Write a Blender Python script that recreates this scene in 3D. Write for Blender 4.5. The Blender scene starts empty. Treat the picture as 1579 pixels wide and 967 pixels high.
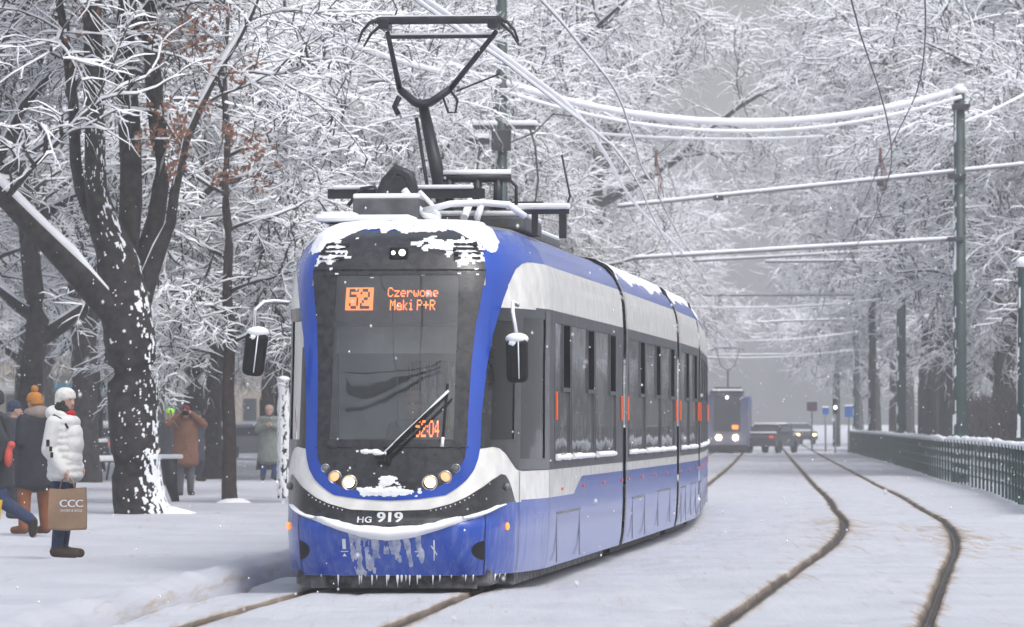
import bpy, bmesh, math, random
import numpy as np
from mathutils import Vector, Matrix, noise as mnoise

# ------------------------------------------------------------------ camera, sky, sun, exposure
SC = bpy.context.scene
COL = SC.collection
CAM_H = 1.52
cam_d = bpy.data.cameras.new('camera')
cam_d.sensor_width = 36.0
cam_d.lens = 166.4
cam_d.clip_start = 0.5
cam_d.clip_end = 6000.0
cam_d.dof.use_dof = True
cam_d.dof.focus_distance = 44.0
cam_d.dof.aperture_fstop = 7.0
cam = bpy.data.objects.new('camera', cam_d)
COL.objects.link(cam)
cam.location = (0.0, 0.0, CAM_H)
cam.rotation_euler = (math.radians(90 + 1.322), 0.0, 0.0)
SC.camera = cam

SUN_EL, SUN_AZ = math.radians(58), math.radians(140)
world = bpy.data.worlds.new('World')
SC.world = world
world.use_nodes = True
_n = world.node_tree.nodes; _l = world.node_tree.links
_n.clear()
_sky = _n.new('ShaderNodeTexSky'); _sky.sky_type = 'NISHITA'; _sky.sun_disc = False
_sky.sun_elevation = SUN_EL; _sky.sun_rotation = SUN_AZ
_sky.air_density = 1.6; _sky.dust_density = 7.0; _sky.ozone_density = 1.5
_hs = _n.new('ShaderNodeHueSaturation'); _hs.inputs['Saturation'].default_value = 0.45
_tint = _n.new('ShaderNodeMix'); _tint.data_type = 'RGBA'; _tint.blend_type = 'MULTIPLY'; _tint.inputs[0].default_value = 1.0; _tint.inputs[7].default_value = (0.96, 0.985, 1.05, 1)
_bg = _n.new('ShaderNodeBackground'); _bg.inputs['Strength'].default_value = 0.150
_wo = _n.new('ShaderNodeOutputWorld')
_l.new(_sky.outputs[0], _hs.inputs['Color']); _l.new(_hs.outputs[0], _tint.inputs[6]); _l.new(_tint.outputs[2], _bg.inputs['Color']); _l.new(_bg.outputs[0], _wo.inputs['Surface'])
sun_d = bpy.data.lights.new('sun', 'SUN'); sun_d.energy = 0.5; sun_d.angle = math.radians(25); sun_d.color = (1.0, 0.97, 0.93)
sun = bpy.data.objects.new('sun', sun_d); COL.objects.link(sun)
_sd = Vector((math.sin(SUN_AZ) * math.cos(SUN_EL), math.cos(SUN_AZ) * math.cos(SUN_EL), math.sin(SUN_EL)))
sun.rotation_euler = _sd.to_track_quat('Z', 'Y').to_euler()

SC.view_settings.view_transform = 'Standard'
SC.view_settings.look = 'None'
SC.view_settings.gamma = 1.0
SC.view_settings.use_curve_mapping = False
SC.view_settings.exposure = 0.24
SC.cycles.use_denoising = True
SC.cycles.max_bounces = 8
SC.cycles.diffuse_bounces = 3
SC.cycles.glossy_bounces = 3
SC.cycles.transparent_max_bounces = 16
SC.cycles.transmission_bounces = 4
SC.cycles.volume_bounces = 3

HAZE_DENSITY = 0.0009

# ------------------------------------------------------------------ materials
def mat(name, col, rough=0.6, metal=0.0, var=0.0, vscale=3.0, col2=None, bump=0.0, bscale=20.0, emit=None, estr=0.0, coat=0.0, spec=None, sss=0.0, vdetail=4.0):
    m = bpy.data.materials.new(name); m.use_nodes = True
    nt = m.node_tree; b = nt.nodes['Principled BSDF']
    b.inputs['Roughness'].default_value = rough
    b.inputs['Metallic'].default_value = metal
    if coat: b.inputs['Coat Weight'].default_value = coat; b.inputs['Coat Roughness'].default_value = 0.08
    if spec is not None: b.inputs['Specular IOR Level'].default_value = spec
    c = (*col, 1.0)
    b.inputs['Base Color'].default_value = c
    tc = nt.nodes.new('ShaderNodeTexCoord')
    if var or col2:
        nz = nt.nodes.new('ShaderNodeTexNoise'); nz.inputs['Scale'].default_value = vscale; nz.inputs['Detail'].default_value = vdetail
        nt.links.new(tc.outputs['Object'], nz.inputs['Vector'])
        rp = nt.nodes.new('ShaderNodeValToRGB')
        rp.color_ramp.elements[0].position = 0.35; rp.color_ramp.elements[1].position = 0.65
        d = col2 if col2 else tuple(max(0, x * (1 - var)) for x in col)
        e = tuple(min(1, x * (1 + var)) for x in col) if not col2 else col
        rp.color_ramp.elements[0].color = (*d, 1); rp.color_ramp.elements[1].color = (*e, 1)
        nt.links.new(nz.outputs['Fac'], rp.inputs[0]); nt.links.new(rp.outputs[0], b.inputs['Base Color'])
    if bump:
        nb = nt.nodes.new('ShaderNodeTexNoise'); nb.inputs['Scale'].default_value = bscale; nb.inputs['Detail'].default_value = 5
        nt.links.new(tc.outputs['Object'], nb.inputs['Vector'])
        bp = nt.nodes.new('ShaderNodeBump'); bp.inputs['Strength'].default_value = bump; bp.inputs['Distance'].default_value = 0.02
        nt.links.new(nb.outputs['Fac'], bp.inputs['Height']); nt.links.new(bp.outputs[0], b.inputs['Normal'])
    if emit:
        b.inputs['Emission Color'].default_value = (*emit, 1); b.inputs['Emission Strength'].default_value = estr
    return m

def glass_mat(name, tint, gloss=0.03, bump=0.0, ior=1.5, dirt=0.0):
    m = bpy.data.materials.new(name); m.use_nodes = True
    nt = m.node_tree; nt.nodes.clear()
    o = nt.nodes.new('ShaderNodeOutputMaterial'); mx = nt.nodes.new('ShaderNodeMixShader')
    t = nt.nodes.new('ShaderNodeBsdfTransparent'); t.inputs[0].default_value = (*tint, 1)
    g = nt.nodes.new('ShaderNodeBsdfGlossy'); g.inputs['Roughness'].default_value = gloss
    f = nt.nodes.new('ShaderNodeFresnel'); f.inputs[0].default_value = ior
    nt.links.new(f.outputs[0], mx.inputs[0]); nt.links.new(t.outputs[0], mx.inputs[1]); nt.links.new(g.outputs[0], mx.inputs[2])
    last = mx
    tc = nt.nodes.new('ShaderNodeTexCoord')
    if bump:
        nz = nt.nodes.new('ShaderNodeTexNoise'); nz.inputs['Scale'].default_value = 1.3
        nt.links.new(tc.outputs['Object'], nz.inputs['Vector'])
        bp = nt.nodes.new('ShaderNodeBump'); bp.inputs['Strength'].default_value = bump; bp.inputs['Distance'].default_value = 0.02
        nt.links.new(nz.outputs[0], bp.inputs['Height']); nt.links.new(bp.outputs[0], g.inputs['Normal'])
    if dirt:
        nz = nt.nodes.new('ShaderNodeTexNoise'); nz.inputs['Scale'].default_value = 6; nz.inputs['Detail'].default_value = 6
        nt.links.new(tc.outputs['Object'], nz.inputs['Vector'])
        mr = nt.nodes.new('ShaderNodeMapRange'); mr.inputs[1].default_value = 0.4; mr.inputs[2].default_value = 0.75
        mr.inputs[3].default_value = dirt * 0.35; mr.inputs[4].default_value = dirt
        nt.links.new(nz.outputs[0], mr.inputs[0])
        df = nt.nodes.new('ShaderNodeBsdfDiffuse'); df.inputs[0].default_value = (0.42, 0.45, 0.46, 1)
        m2 = nt.nodes.new('ShaderNodeMixShader')
        nt.links.new(mr.outputs[0], m2.inputs[0]); nt.links.new(mx.outputs[0], m2.inputs[1]); nt.links.new(df.outputs[0], m2.inputs[2])
        last = m2
    nt.links.new(last.outputs[0], o.inputs['Surface'])
    return m

M = {}
M['snow'] = mat('snow', (0.86, 0.875, 0.90), 0.75, var=0.03, vscale=2.0, bump=0.25, bscale=9)
M['twig_snow'] = mat('twig_snow', (0.90, 0.91, 0.94), 0.8)
M['bark'] = mat('bark', (0.040, 0.033, 0.031), 0.95, col2=(0.012, 0.010, 0.011), vscale=7, bump=0.9, bscale=16)
M['twig'] = mat('twig', (0.040, 0.032, 0.030), 0.9)
M['dead_leaf'] = mat('dead_leaf', (0.20, 0.095, 0.055), 0.8, var=0.3, vscale=9)
M['pole_green'] = mat('pole_green', (0.007, 0.030, 0.026), 0.5, var=0.25, vscale=2)
M['fence_green'] = mat('fence_green', (0.005, 0.042, 0.032), 0.5, var=0.3, vscale=4)
M['rail'] = mat('rail_steel', (0.060, 0.050, 0.042), 0.6, metal=0.3, var=0.4, vscale=3)
M['black'] = mat('black_rubber', (0.012, 0.012, 0.013), 0.6, spec=0.2)
M['dark_metal'] = mat('dark_metal', (0.035, 0.037, 0.042), 0.45, metal=0.4, var=0.3, vscale=5)
M['grey_metal'] = mat('grey_metal', (0.20, 0.205, 0.21), 0.45, metal=0.3, var=0.2, vscale=4)
M['wire'] = mat('wire', (0.05, 0.045, 0.045), 0.6)

def ground_mat(name):
    m = mat(name, (0.84, 0.855, 0.885), 0.8)
    nt = m.node_tree; b = nt.nodes['Principled BSDF']
    tc = nt.nodes.new('ShaderNodeTexCoord')
    at = nt.nodes.new('ShaderNodeAttribute'); at.attribute_name = 'dirt'
    n1 = nt.nodes.new('ShaderNodeTexNoise'); n1.inputs['Scale'].default_value = 7; n1.inputs['Detail'].default_value = 8; n1.inputs['Roughness'].default_value = 0.7
    n2 = nt.nodes.new('ShaderNodeTexNoise'); n2.inputs['Scale'].default_value = 0.7; n2.inputs['Detail'].default_value = 5
    mpg = nt.nodes.new('ShaderNodeMapping'); mpg.inputs['Scale'].default_value = (1.0, 0.045, 1.0); nt.links.new(tc.outputs['Object'], mpg.inputs[0]); nt.links.new(mpg.outputs[0], n1.inputs[0]); nt.links.new(tc.outputs['Object'], n2.inputs[0])
    ma = nt.nodes.new('ShaderNodeMath'); ma.operation = 'MULTIPLY_ADD'; ma.inputs[1].default_value = 1.5; ma.inputs[2].default_value = -0.75
    nt.links.new(n1.outputs['Fac'], ma.inputs[0])
    ad = nt.nodes.new('ShaderNodeMath'); ad.operation = 'ADD'; nt.links.new(at.outputs['Fac'], ad.inputs[0]); nt.links.new(ma.outputs[0], ad.inputs[1])
    mu = nt.nodes.new('ShaderNodeMath'); mu.operation = 'MULTIPLY'
    rp = nt.nodes.new('ShaderNodeValToRGB'); cr = rp.color_ramp
    cr.elements[0].position = 0.12; cr.elements[0].color = (0.50, 0.515, 0.555, 1)
    cr.elements[1].position = 0.95; cr.elements[1].color = (0.065, 0.050, 0.040, 1)
    e = cr.elements.new(0.38); e.color = (0.40, 0.34, 0.29, 1)
    e = cr.elements.new(0.60); e.color = (0.21, 0.165, 0.125, 1)
    nt.links.new(ad.outputs[0], rp.inputs[0])
    mx = nt.nodes.new('ShaderNodeMix'); mx.data_type = 'RGBA'; mx.blend_type = 'MULTIPLY'; mx.inputs[0].default_value = 1.0
    r2 = nt.nodes.new('ShaderNodeValToRGB'); r2.color_ramp.elements[0].color = (0.88, 0.885, 0.90, 1); r2.color_ramp.elements[1].color = (1, 1, 1, 1)
    r2.color_ramp.elements[0].position = 0.35; r2.color_ramp.elements[1].position = 0.6
    nt.links.new(n2.outputs['Fac'], r2.inputs[0])
    nt.links.new(rp.outputs[0], mx.inputs[6]); nt.links.new(r2.outputs[0], mx.inputs[7])
    nt.links.new(mx.outputs[2], b.inputs['Base Color'])
    bp = nt.nodes.new('ShaderNodeBump'); bp.inputs['Strength'].default_value = 0.5; bp.inputs['Distance'].default_value = 0.03
    nt.links.new(n1.outputs['Fac'], bp.inputs['Height']); nt.links.new(bp.outputs[0], b.inputs['Normal'])
    return m
M['ground'] = ground_mat('snow_ground')

# ------------------------------------------------------------------ mesh helpers
def tag(o, label=None, cat=None, group=None, kind=None):
    if label: o['label'] = label
    if cat: o['category'] = cat
    if group: o['group'] = group
    if kind: o['kind'] = kind
    return o

def empty(name, loc=(0, 0, 0), rz=0.0, parent=None):
    o = bpy.data.objects.new(name, None); COL.objects.link(o)
    o.empty_display_size = 0.2
    o.location = loc; o.rotation_euler = (0, 0, rz)
    if parent: o.parent = parent
    return o

def copy_tree(o, parent=None):
    c = o.copy(); COL.objects.link(c)
    if parent: c.parent = parent
    for ch in [x for x in SC.objects if x.parent == o]:
        copy_tree(ch, c)
    return c

class MB:
    """collects shapes; build() links them as ONE mesh object"""
    def __init__(s): s.v = []; s.f = []; s.mi = []; s.sm = []; s.n = 0
    def add(s, verts, faces, mi=0, smooth=True):
        verts = np.asarray(verts, dtype=float).reshape(-1, 3)
        s.v.append(verts)
        for f in faces: s.f.append(tuple(int(i) + s.n for i in f))
        s.mi += [mi] * len(faces); s.sm += [smooth] * len(faces); s.n += len(verts)
        return s
    def grid(s, P, mi=0, smooth=True, closed=False, flip=False, keep=None):
        P = np.asarray(P, float); a, b = P.shape[:2]
        fs = []
        for i in range(a - 1):
            for j in range(b if closed else b - 1):
                if keep is not None and not keep[i][j]: continue
                q = (i * b + j, i * b + (j + 1) % b, (i + 1) * b + (j + 1) % b, (i + 1) * b + j)
                fs.append(q[::-1] if flip else q)
        return s.add(P.reshape(-1, 3), fs, mi, smooth)
    def box(s, c, d, rz=0.0, mi=0, rx=0.0, ry=0.0, taper=1.0, bev=0.0):
        x, y, z = d[0] / 2, d[1] / 2, d[2] / 2
        R = Matrix.Rotation(rz, 3, 'Z') @ Matrix.Rotation(ry, 3, 'Y') @ Matrix.Rotation(rx, 3, 'X')
        if bev <= 0:
            pts = [(-x, -y, -z), (x, -y, -z), (x, y, -z), (-x, y, -z), (-x * taper, -y * taper, z), (x * taper, -y * taper, z), (x * taper, y * taper, z), (-x * taper, y * taper, z)]
            pts = [R @ Vector(p) + Vector(c) for p in pts]
            return s.add(pts, [(0, 3, 2, 1), (4, 5, 6, 7), (0, 1, 5, 4), (1, 2, 6, 5), (2, 3, 7, 6), (3, 0, 4, 7)], mi, False)
        bm = bmesh.new(); bmesh.ops.create_cube(bm, size=1)
        for v in bm.verts: v.co = Vector((v.co.x * d[0], v.co.y * d[1], v.co.z * d[2]))
        bmesh.ops.bevel(bm, geom=list(bm.edges), offset=bev, segments=2, affect='EDGES', profile=0.5)
        for v in bm.verts:
            if v.co.z > 0: v.co.x *= taper; v.co.y *= taper
        bm.verts.index_update()
        s.add([R @ v.co + Vector(c) for v in bm.verts], [[v.index for v in f.verts] for f in bm.faces], mi, False); bm.free()
        return s
    def tube(s, pts, r, sides=8, mi=0, caps=True, squash=1.0, smooth=True):
        pts = [Vector(p) for p in pts]; n = len(pts)
        rs = list(r) if hasattr(r, '__len__') else [r] * n
        ring = []; up = None
        for i, p in enumerate(pts):
            t = (pts[min(i + 1, n - 1)] - pts[max(i - 1, 0)])
            t = t.normalized() if t.length > 1e-9 else Vector((0, 0, 1))
            if up is None:
                up = Vector((0, 0, 1)) if abs(t.z) < 0.9 else Vector((0, 1, 0))
            a = t.cross(up)
            if a.length < 1e-6: a = t.orthogonal()
            a.normalize(); bb = a.cross(t).normalized(); up = bb
            ring.append([p + (a * math.cos(2 * math.pi * k / sides) + bb * math.sin(2 * math.pi * k / sides) * squash) * rs[i] for k in range(sides)])
        base = s.n
        s.grid(np.array([[list(q) for q in rr] for rr in ring]), mi, smooth, closed=True, flip=True)
        if caps:
            s.f.append(tuple(base + k for k in range(sides))); s.mi.append(mi); s.sm.append(False)
            s.f.append(tuple(base + (n - 1) * sides + k for k in reversed(range(sides)))); s.mi.append(mi); s.sm.append(False)
        return s
    def sphere(s, c, r, seg=12, rings=8, mi=0, rz=0.0, rx=0.0):
        r = r if hasattr(r, '__len__') else (r, r, r)
        R = Matrix.Rotation(rz, 3, 'Z') @ Matrix.Rotation(rx, 3, 'X')
        P = []
        for i in range(rings + 1):
            th = math.pi * (0.001 + 0.998 * i / rings)
            P.append([list(R @ Vector((r[0] * math.sin(th) * math.cos(2 * math.pi * j / seg), r[1] * math.sin(th) * math.sin(2 * math.pi * j / seg), -r[2] * math.cos(th))) + Vector(c)) for j in range(seg)])
        return s.grid(np.array(P), mi, True, closed=True)
    def prism(s, poly, axis, a0, a1, mi=0):
        """poly of 2-D points extruded along axis ('x','y','z') from a0 to a1"""
        def P(u, v, w): return {'x': (w, u, v), 'y': (u, w, v), 'z': (u, v, w)}[axis]
        n = len(poly)
        vs = [P(u, v, a0) for u, v in poly] + [P(u, v, a1) for u, v in poly]
        fs = [tuple(range(n))[::-1], tuple(range(n, 2 * n))] + [(i, (i + 1) % n, n + (i + 1) % n, n + i) for i in range(n)]
        return s.add(vs, fs, mi, False)
    def mesh(s, name, mats):
        me = bpy.data.meshes.new(name)
        V = np.concatenate(s.v) if s.v else np.zeros((0, 3))
        me.from_pydata(V.tolist(), [], s.f)
        mats = mats if isinstance(mats, (list, tuple)) else [mats]
        for m in mats: me.materials.append(m)
        me.polygons.foreach_set('material_index', s.mi); me.polygons.foreach_set('use_smooth', s.sm)
        me.update(); return me
    def build(s, name, mats, parent=None, loc=None):
        o = bpy.data.objects.new(name, s.mesh(name, mats)); COL.objects.link(o)
        if parent: o.parent = parent
        if loc: o.location = loc
        return o

def quads_mesh(name, V, F, MI, mats, smooth=True):
    """fast mesh from numpy arrays of quads"""
    me = bpy.data.meshes.new(name)
    me.vertices.add(len(V)); me.vertices.foreach_set('co', np.ascontiguousarray(V, np.float32).ravel())
    nf = len(F)
    me.loops.add(nf * 4); me.loops.foreach_set('vertex_index', np.ascontiguousarray(F, np.int32).ravel())
    me.polygons.add(nf)
    me.polygons.foreach_set('loop_start', np.arange(0, nf * 4, 4, dtype=np.int32))
    me.polygons.foreach_set('material_index', np.ascontiguousarray(MI, np.int32))
    me.polygons.foreach_set('use_smooth', np.full(nf, smooth))
    for m in mats: me.materials.append(m)
    me.update(calc_edges=True); return me

# smooth value noise on arrays
def vnoise(x, y, seed=0):
    x = np.asarray(x, float); y = np.asarray(y, float)
    xi = np.floor(x).astype(np.int64); yi = np.floor(y).astype(np.int64)
    fx = x - xi; fy = y - yi; fx = fx * fx * (3 - 2 * fx); fy = fy * fy * (3 - 2 * fy)
    def h(a, b):
        n = (a * 374761393 + b * 668265263 + seed * 982451653) & 0xFFFFFFFF
        n = ((n ^ (n >> 13)) * 1274126177) & 0xFFFFFFFF
        return ((n ^ (n >> 16)) & 0xFFFF) / 65535.0
    return (h(xi, yi) * (1 - fx) + h(xi + 1, yi) * fx) * (1 - fy) + (h(xi, yi + 1) * (1 - fx) + h(xi + 1, yi + 1) * fx) * fy
def fnoise(x, y, seed=0, o=4):
    s = 0; a = 0.5; t = 0
    for k in range(o):
        s = s + a * vnoise(np.asarray(x) * 2 ** k, np.asarray(y) * 2 ** k, seed + k); t += a; a *= 0.5
    return s / t
# ------------------------------------------------------------------ track geometry (metres, y = away from the camera)
def smooth_interp(pts):
    pts = np.array(pts, float); xs, ys = pts[:, 0], pts[:, 1]
    m = np.gradient(ys, xs)
    def f(x):
        x = np.asarray(x, float)
        i = np.clip(np.searchsorted(xs, x) - 1, 0, len(xs) - 2)
        h = xs[i + 1] - xs[i]; t = (x - xs[i]) / h
        y = ((2 * t**3 - 3 * t**2 + 1) * ys[i] + (t**3 - 2 * t**2 + t) * h * m[i] + (-2 * t**3 + 3 * t**2) * ys[i + 1] + (t**3 - t**2) * h * m[i + 1])
        y = np.where(x < xs[0], ys[0] + (x - xs[0]) * m[0], y)
        return np.where(x > xs[-1], ys[-1] + (x - xs[-1]) * m[-1], y)
    return f
near_c = smooth_interp([(20, -2.75), (35.2, -1.66), (42.7, -1.06), (52.5, 0.03), (62, 0.95), (67.5, 1.45), (78, 2.02), (90, 2.52), (119, 4.2), (160, 6.55), (209, 9.25), (243, 11.1), (400, 19.6)])
far_c = smooth_interp([(20, 0.95), (35.2, 2.30), (41, 2.90), (48, 3.62), (56.6, 4.52), (64, 5.20), (73, 5.88), (83, 6.42), (95, 7.10), (110, 7.85), (144, 9.62), (202, 12.65), (240, 14.65), (400, 23.2)])
kerb_x = smooth_interp([(20, -3.95), (33.4, -3.15), (41, -2.68), (47, -2.33), (56, -1.6), (67, -0.75), (78, -0.05), (119, 2.1), (209, 7.0), (400, 17.3)])
fence_x = smooth_interp([(60, 7.3), (85.4, 9.25), (96, 10.0), (111, 10.8), (126, 11.5), (158, 13.2), (191, 14.9), (241, 17.3), (400, 25.5)])
G2 = 0.7675

def build_ground():
    # rows dense where they show large
    inv = np.linspace(1 / 14.0, 1 / 330.0, 620)
    rows = np.concatenate([[-60, -10, 3, 8], 1 / inv, [380, 460, 600, 900, 1500, 3000]])
    rows = np.sort(rows)
    d = rows
    dd = np.clip(d, 12, 420)
    k = kerb_x(dd); rails = [near_c(dd) - G2, near_c(dd) + G2, far_c(dd) - G2, far_c(dd) + G2]
    offs = [-0.42, -0.30, -0.20, -0.14, -0.095, -0.06, -0.035, 0.0, 0.035, 0.06, 0.095, 0.14, 0.20, 0.30, 0.42]
    cols = []; info = []
    def addc(x, dist): cols.append(x); info.append(dist)
    addc(k - 0.25, 9); addc(k + 0.02, 9)
    # between kerb and first rail
    for t in np.linspace(0, 1, 8)[:-1]: addc(k + 0.10 + (rails[0] - 0.42 - k - 0.10) * t, 9)
    for i, r in enumerate(rails):
        for o in offs: addc(r + o, abs(o))
        if i < 3:
            a = r + 0.42; b = rails[i + 1] - 0.42
            n = 10 if i != 1 else 26
            for t in np.linspace(0, 1, n)[1:-1]: addc(a + (b - a) * t, 9)
    a = rails[3] + 0.42
    for t in np.linspace(0, 1, 30)[1:] ** 1.3: addc(a + 22 * t, 9)
    for e in (60, 150, 400, 1500, 4000): addc(a + e, 9)
    X = np.stack(cols, 1); Y = np.repeat(d[:, None], X.shape[1], 1); D = np.repeat(np.array(info, float)[None, :], len(d), 0)
    fadeD = np.clip(D / 0.5, 0, 1)
    Z = (fnoise(X * 0.5, Y * 0.22, 3) - 0.5) * 0.10 * fadeD + (fnoise(X * 2.2, Y * 0.9, 9) - 0.5) * 0.04 * np.clip(D, 0.2, 1)
    Z += (fnoise(X * 5, Y * 2.2, 19, 2) > 0.66) * -0.018 * (D > 1) + 0.05 * (fnoise(X * 1.1, Y * 0.35, 23, 3) - 0.5) * np.clip(D - 0.3, 0, 1)
    edge = 0.012 * np.exp(-((D - 0.17) / 0.06) ** 2) * (fnoise(X * 0, Y * 2.5, 5))
    Z += edge * 1.5
    wob = 0.016 * (fnoise(Y * 1.5, X * 0, 8) - 0.5)
    Z -= 0.075 * np.clip(1 - (D + wob - 0.028) / 0.03, 0, 1)
    Z[:, 0] = -0.12; Z[:, 1] = -0.06
    dirt = np.where(D < 5, 1.05 * np.exp(-(np.clip(D - 0.040, 0, 9) / 0.034) ** 1.0) + 0.30 * np.exp(-(D / 0.30) ** 2) * (fnoise(X * 2.5, Y * 0.8, 61) - 0.35).clip(0), 0)
    dirt *= 0.72 + 0.5 * fnoise(X * 0.7, Y * 0.35, 21)
    # the splashed bends of the far track
    for (cx, cy, s) in ((4.9, 70.5, 1.0), (6.1, 65, 1.0), (4.0, 60, 0.5), (5.6, 57.5, 0.4)):
        dirt += 0.28 * s * np.exp(-(((X - cx) / 0.55) ** 2 + ((Y - cy) / 8.0) ** 2)) * (fnoise(X * 3, Y * 1.0, 4) > 0.42)
    # kerb gutter
    kd = X - k[:, None]
    dirt += 0.05 * np.exp(-((kd - 0.15) / 0.07) ** 2) * (Y < 90)
    # rise slightly from the kerb
    # beyond the fence the park ground
    V = np.stack([X, Y, Z], -1); a_, b_ = X.shape
    idx = np.arange(a_ * b_).reshape(a_, b_)
    F = np.stack([idx[:-1, :-1], idx[:-1, 1:], idx[1:, 1:], idx[1:, :-1]], -1).reshape(-1, 4)
    me = quads_mesh('ground', V.reshape(-1, 3), F, np.zeros(len(F)), [M['ground']])
    at = me.attributes.new('dirt', 'FLOAT', 'POINT'); at.data.foreach_set('value', dirt.ravel().astype(np.float32))
    o = bpy.data.objects.new('ground', me); COL.objects.link(o); tag(o, 'snow covered ground with dirty tram rail grooves', kind='structure')
    # pavement, left of the kerb, raised
    cl = [0.10, 0.075, 0.05, 0.02, -0.02, -0.08, -0.16, -0.3, -0.5]
    X = [k + c for c in cl] + [k - 0.5 - 24 * t for t in np.linspace(0, 1, 60)[1:] ** 1.4] + [k - 24 - e for e in (60, 200, 700, 4000)]
    X = np.stack(X, 1); Y = np.repeat(d[:, None], X.shape[1], 1)
    kd = X - k[:, None]
    Zr = np.clip((0.10 - kd) / 0.09, 0, 1); Zr = Zr * Zr * (3 - 2 * Zr)
    Z = Zr * 0.13 + (fnoise(X * 0.6, Y * 0.3, 33) - 0.5) * 0.10 * np.clip(-kd / 0.6, 0, 1) + (fnoise(X * 2.4, Y * 1.1, 35) - 0.5) * 0.05 * np.clip(-kd / 0.5, 0, 1) + (fnoise(X * 0 + 1, Y * 1.6, 91) - 0.5) * 0.05 * Zr
    Z += 0.075 * np.exp(-((kd + 0.16) / 0.14) ** 2) * (0.6 + 0.8 * fnoise(Y * 0.7, X * 0, 66))
    # trodden path with footprints
    Z -= 0.035 * (fnoise(X * 4.5, Y * 2.2, 51, 2) > 0.62) * np.exp(-((X - (k[:, None] - 3.0)) / 2.2) ** 2)
    Z[:, 0] = -0.10
    dirt = 0.20 * np.exp(-((kd - 0.055) / 0.035) ** 2) * (Y < 90) * (0.5 + fnoise(Y * 0.8, X * 0, 77)) 
    V = np.stack([X, Y, Z], -1); a_, b_ = X.shape
    idx = np.arange(a_ * b_).reshape(a_, b_)
    F = np.stack([idx[:-1, :-1], idx[1:, :-1], idx[1:, 1:], idx[:-1, 1:]], -1).reshape(-1, 4)
    me = quads_mesh('pavement', V.reshape(-1, 3), F, np.zeros(len(F)), [M['ground']])
    at = me.attributes.new('dirt', 'FLOAT', 'POINT'); at.data.foreach_set('value', dirt.ravel().astype(np.float32))
    o = bpy.data.objects.new('pavement', me); COL.objects.link(o); tag(o, 'raised pavement under trodden snow with worn kerb edge', kind='structure')
    # four steel rails lying in the grooves
    yy = np.concatenate([np.arange(15, 120, 0.8), np.arange(120, 400, 3)])
    for (cf, sg, lab) in ((near_c, -1, 'tram rail in the snow nearest the kerb'), (near_c, 1, 'second tram rail from the kerb'), (far_c, -1, 'third tram rail from the kerb'), (far_c, 1, 'fourth tram rail, next to the fence')):
        P = []
        for y in yy:
            x = float(cf(y)) + sg * G2
            P.append([(x - 0.040, y, -0.09), (x - 0.040, y, -0.052), (x - 0.004, y, -0.050), (x, y, -0.066), (x + 0.022, y, -0.066), (x + 0.024, y, -0.054), (x + 0.036, y, -0.056), (x + 0.036, y, -0.09)])
        b = MB(); b.grid(np.array(P), flip=False)
        r = b.build('tram_rail', M['rail']); tag(r, lab, kind='structure')
build_ground()
# ------------------------------------------------------------------ trees
def unit(a): return a / np.maximum(np.linalg.norm(a, axis=-1, keepdims=True), 1e-9)
def interp_poly(P, R, t):
    """P (M,n,3), R (M,n), t (M,k) -> points, tangents, radii"""
    n = P.shape[1]; u = np.clip(t, 0, 0.9999) * (n - 1); i = u.astype(int); f = (u - i)[..., None]
    mi = np.arange(P.shape[0])[:, None]
    a = P[mi, i]; b = P[mi, i + 1]
    return a * (1 - f) + b * f, unit(b - a), R[mi, i] * (1 - f[..., 0]) + R[mi, i + 1] * f[..., 0]
def children(rng, P, R, k, length, ang, n, sag, rr, t0=0.25, flat=0.6, wig=0.16, rmax=9.0, tip=0.25):
    Mn = P.shape[0]
    t = t0 + (1 - t0) * (np.arange(k)[None, :] + rng.random((Mn, k))) / k
    p, T, r = interp_poly(P, R, t)
    rnd = rng.normal(size=(Mn, k, 3)); rnd[..., 2] *= flat
    perp = unit(rnd - (rnd * T).sum(-1, keepdims=True) * T)
    a = np.radians(ang[0] + (ang[1] - ang[0]) * rng.random((Mn, k)))[..., None]
    d = unit(T * np.cos(a) + perp * np.sin(a))
    L = length * (0.6 + 0.7 * rng.random((Mn, k))) * (1.15 - 0.5 * t)
    pts = [p]; cur = p; dd = d
    for j in range(1, n):
        dd = unit(dd + rng.normal(size=dd.shape) * wig + np.array([0, 0, -1.0]) * (sag * j / n) )
        cur = cur + dd * (L / (n - 1))[..., None]; pts.append(cur)
    Q = np.stack(pts, 2).reshape(Mn * k, n, 3)
    r0 = np.minimum(r * rr, rmax)[..., None]
    RR = (r0 * np.linspace(1, tip, n)[None, None, :]).reshape(Mn * k, n)
    return Q, RR
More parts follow.
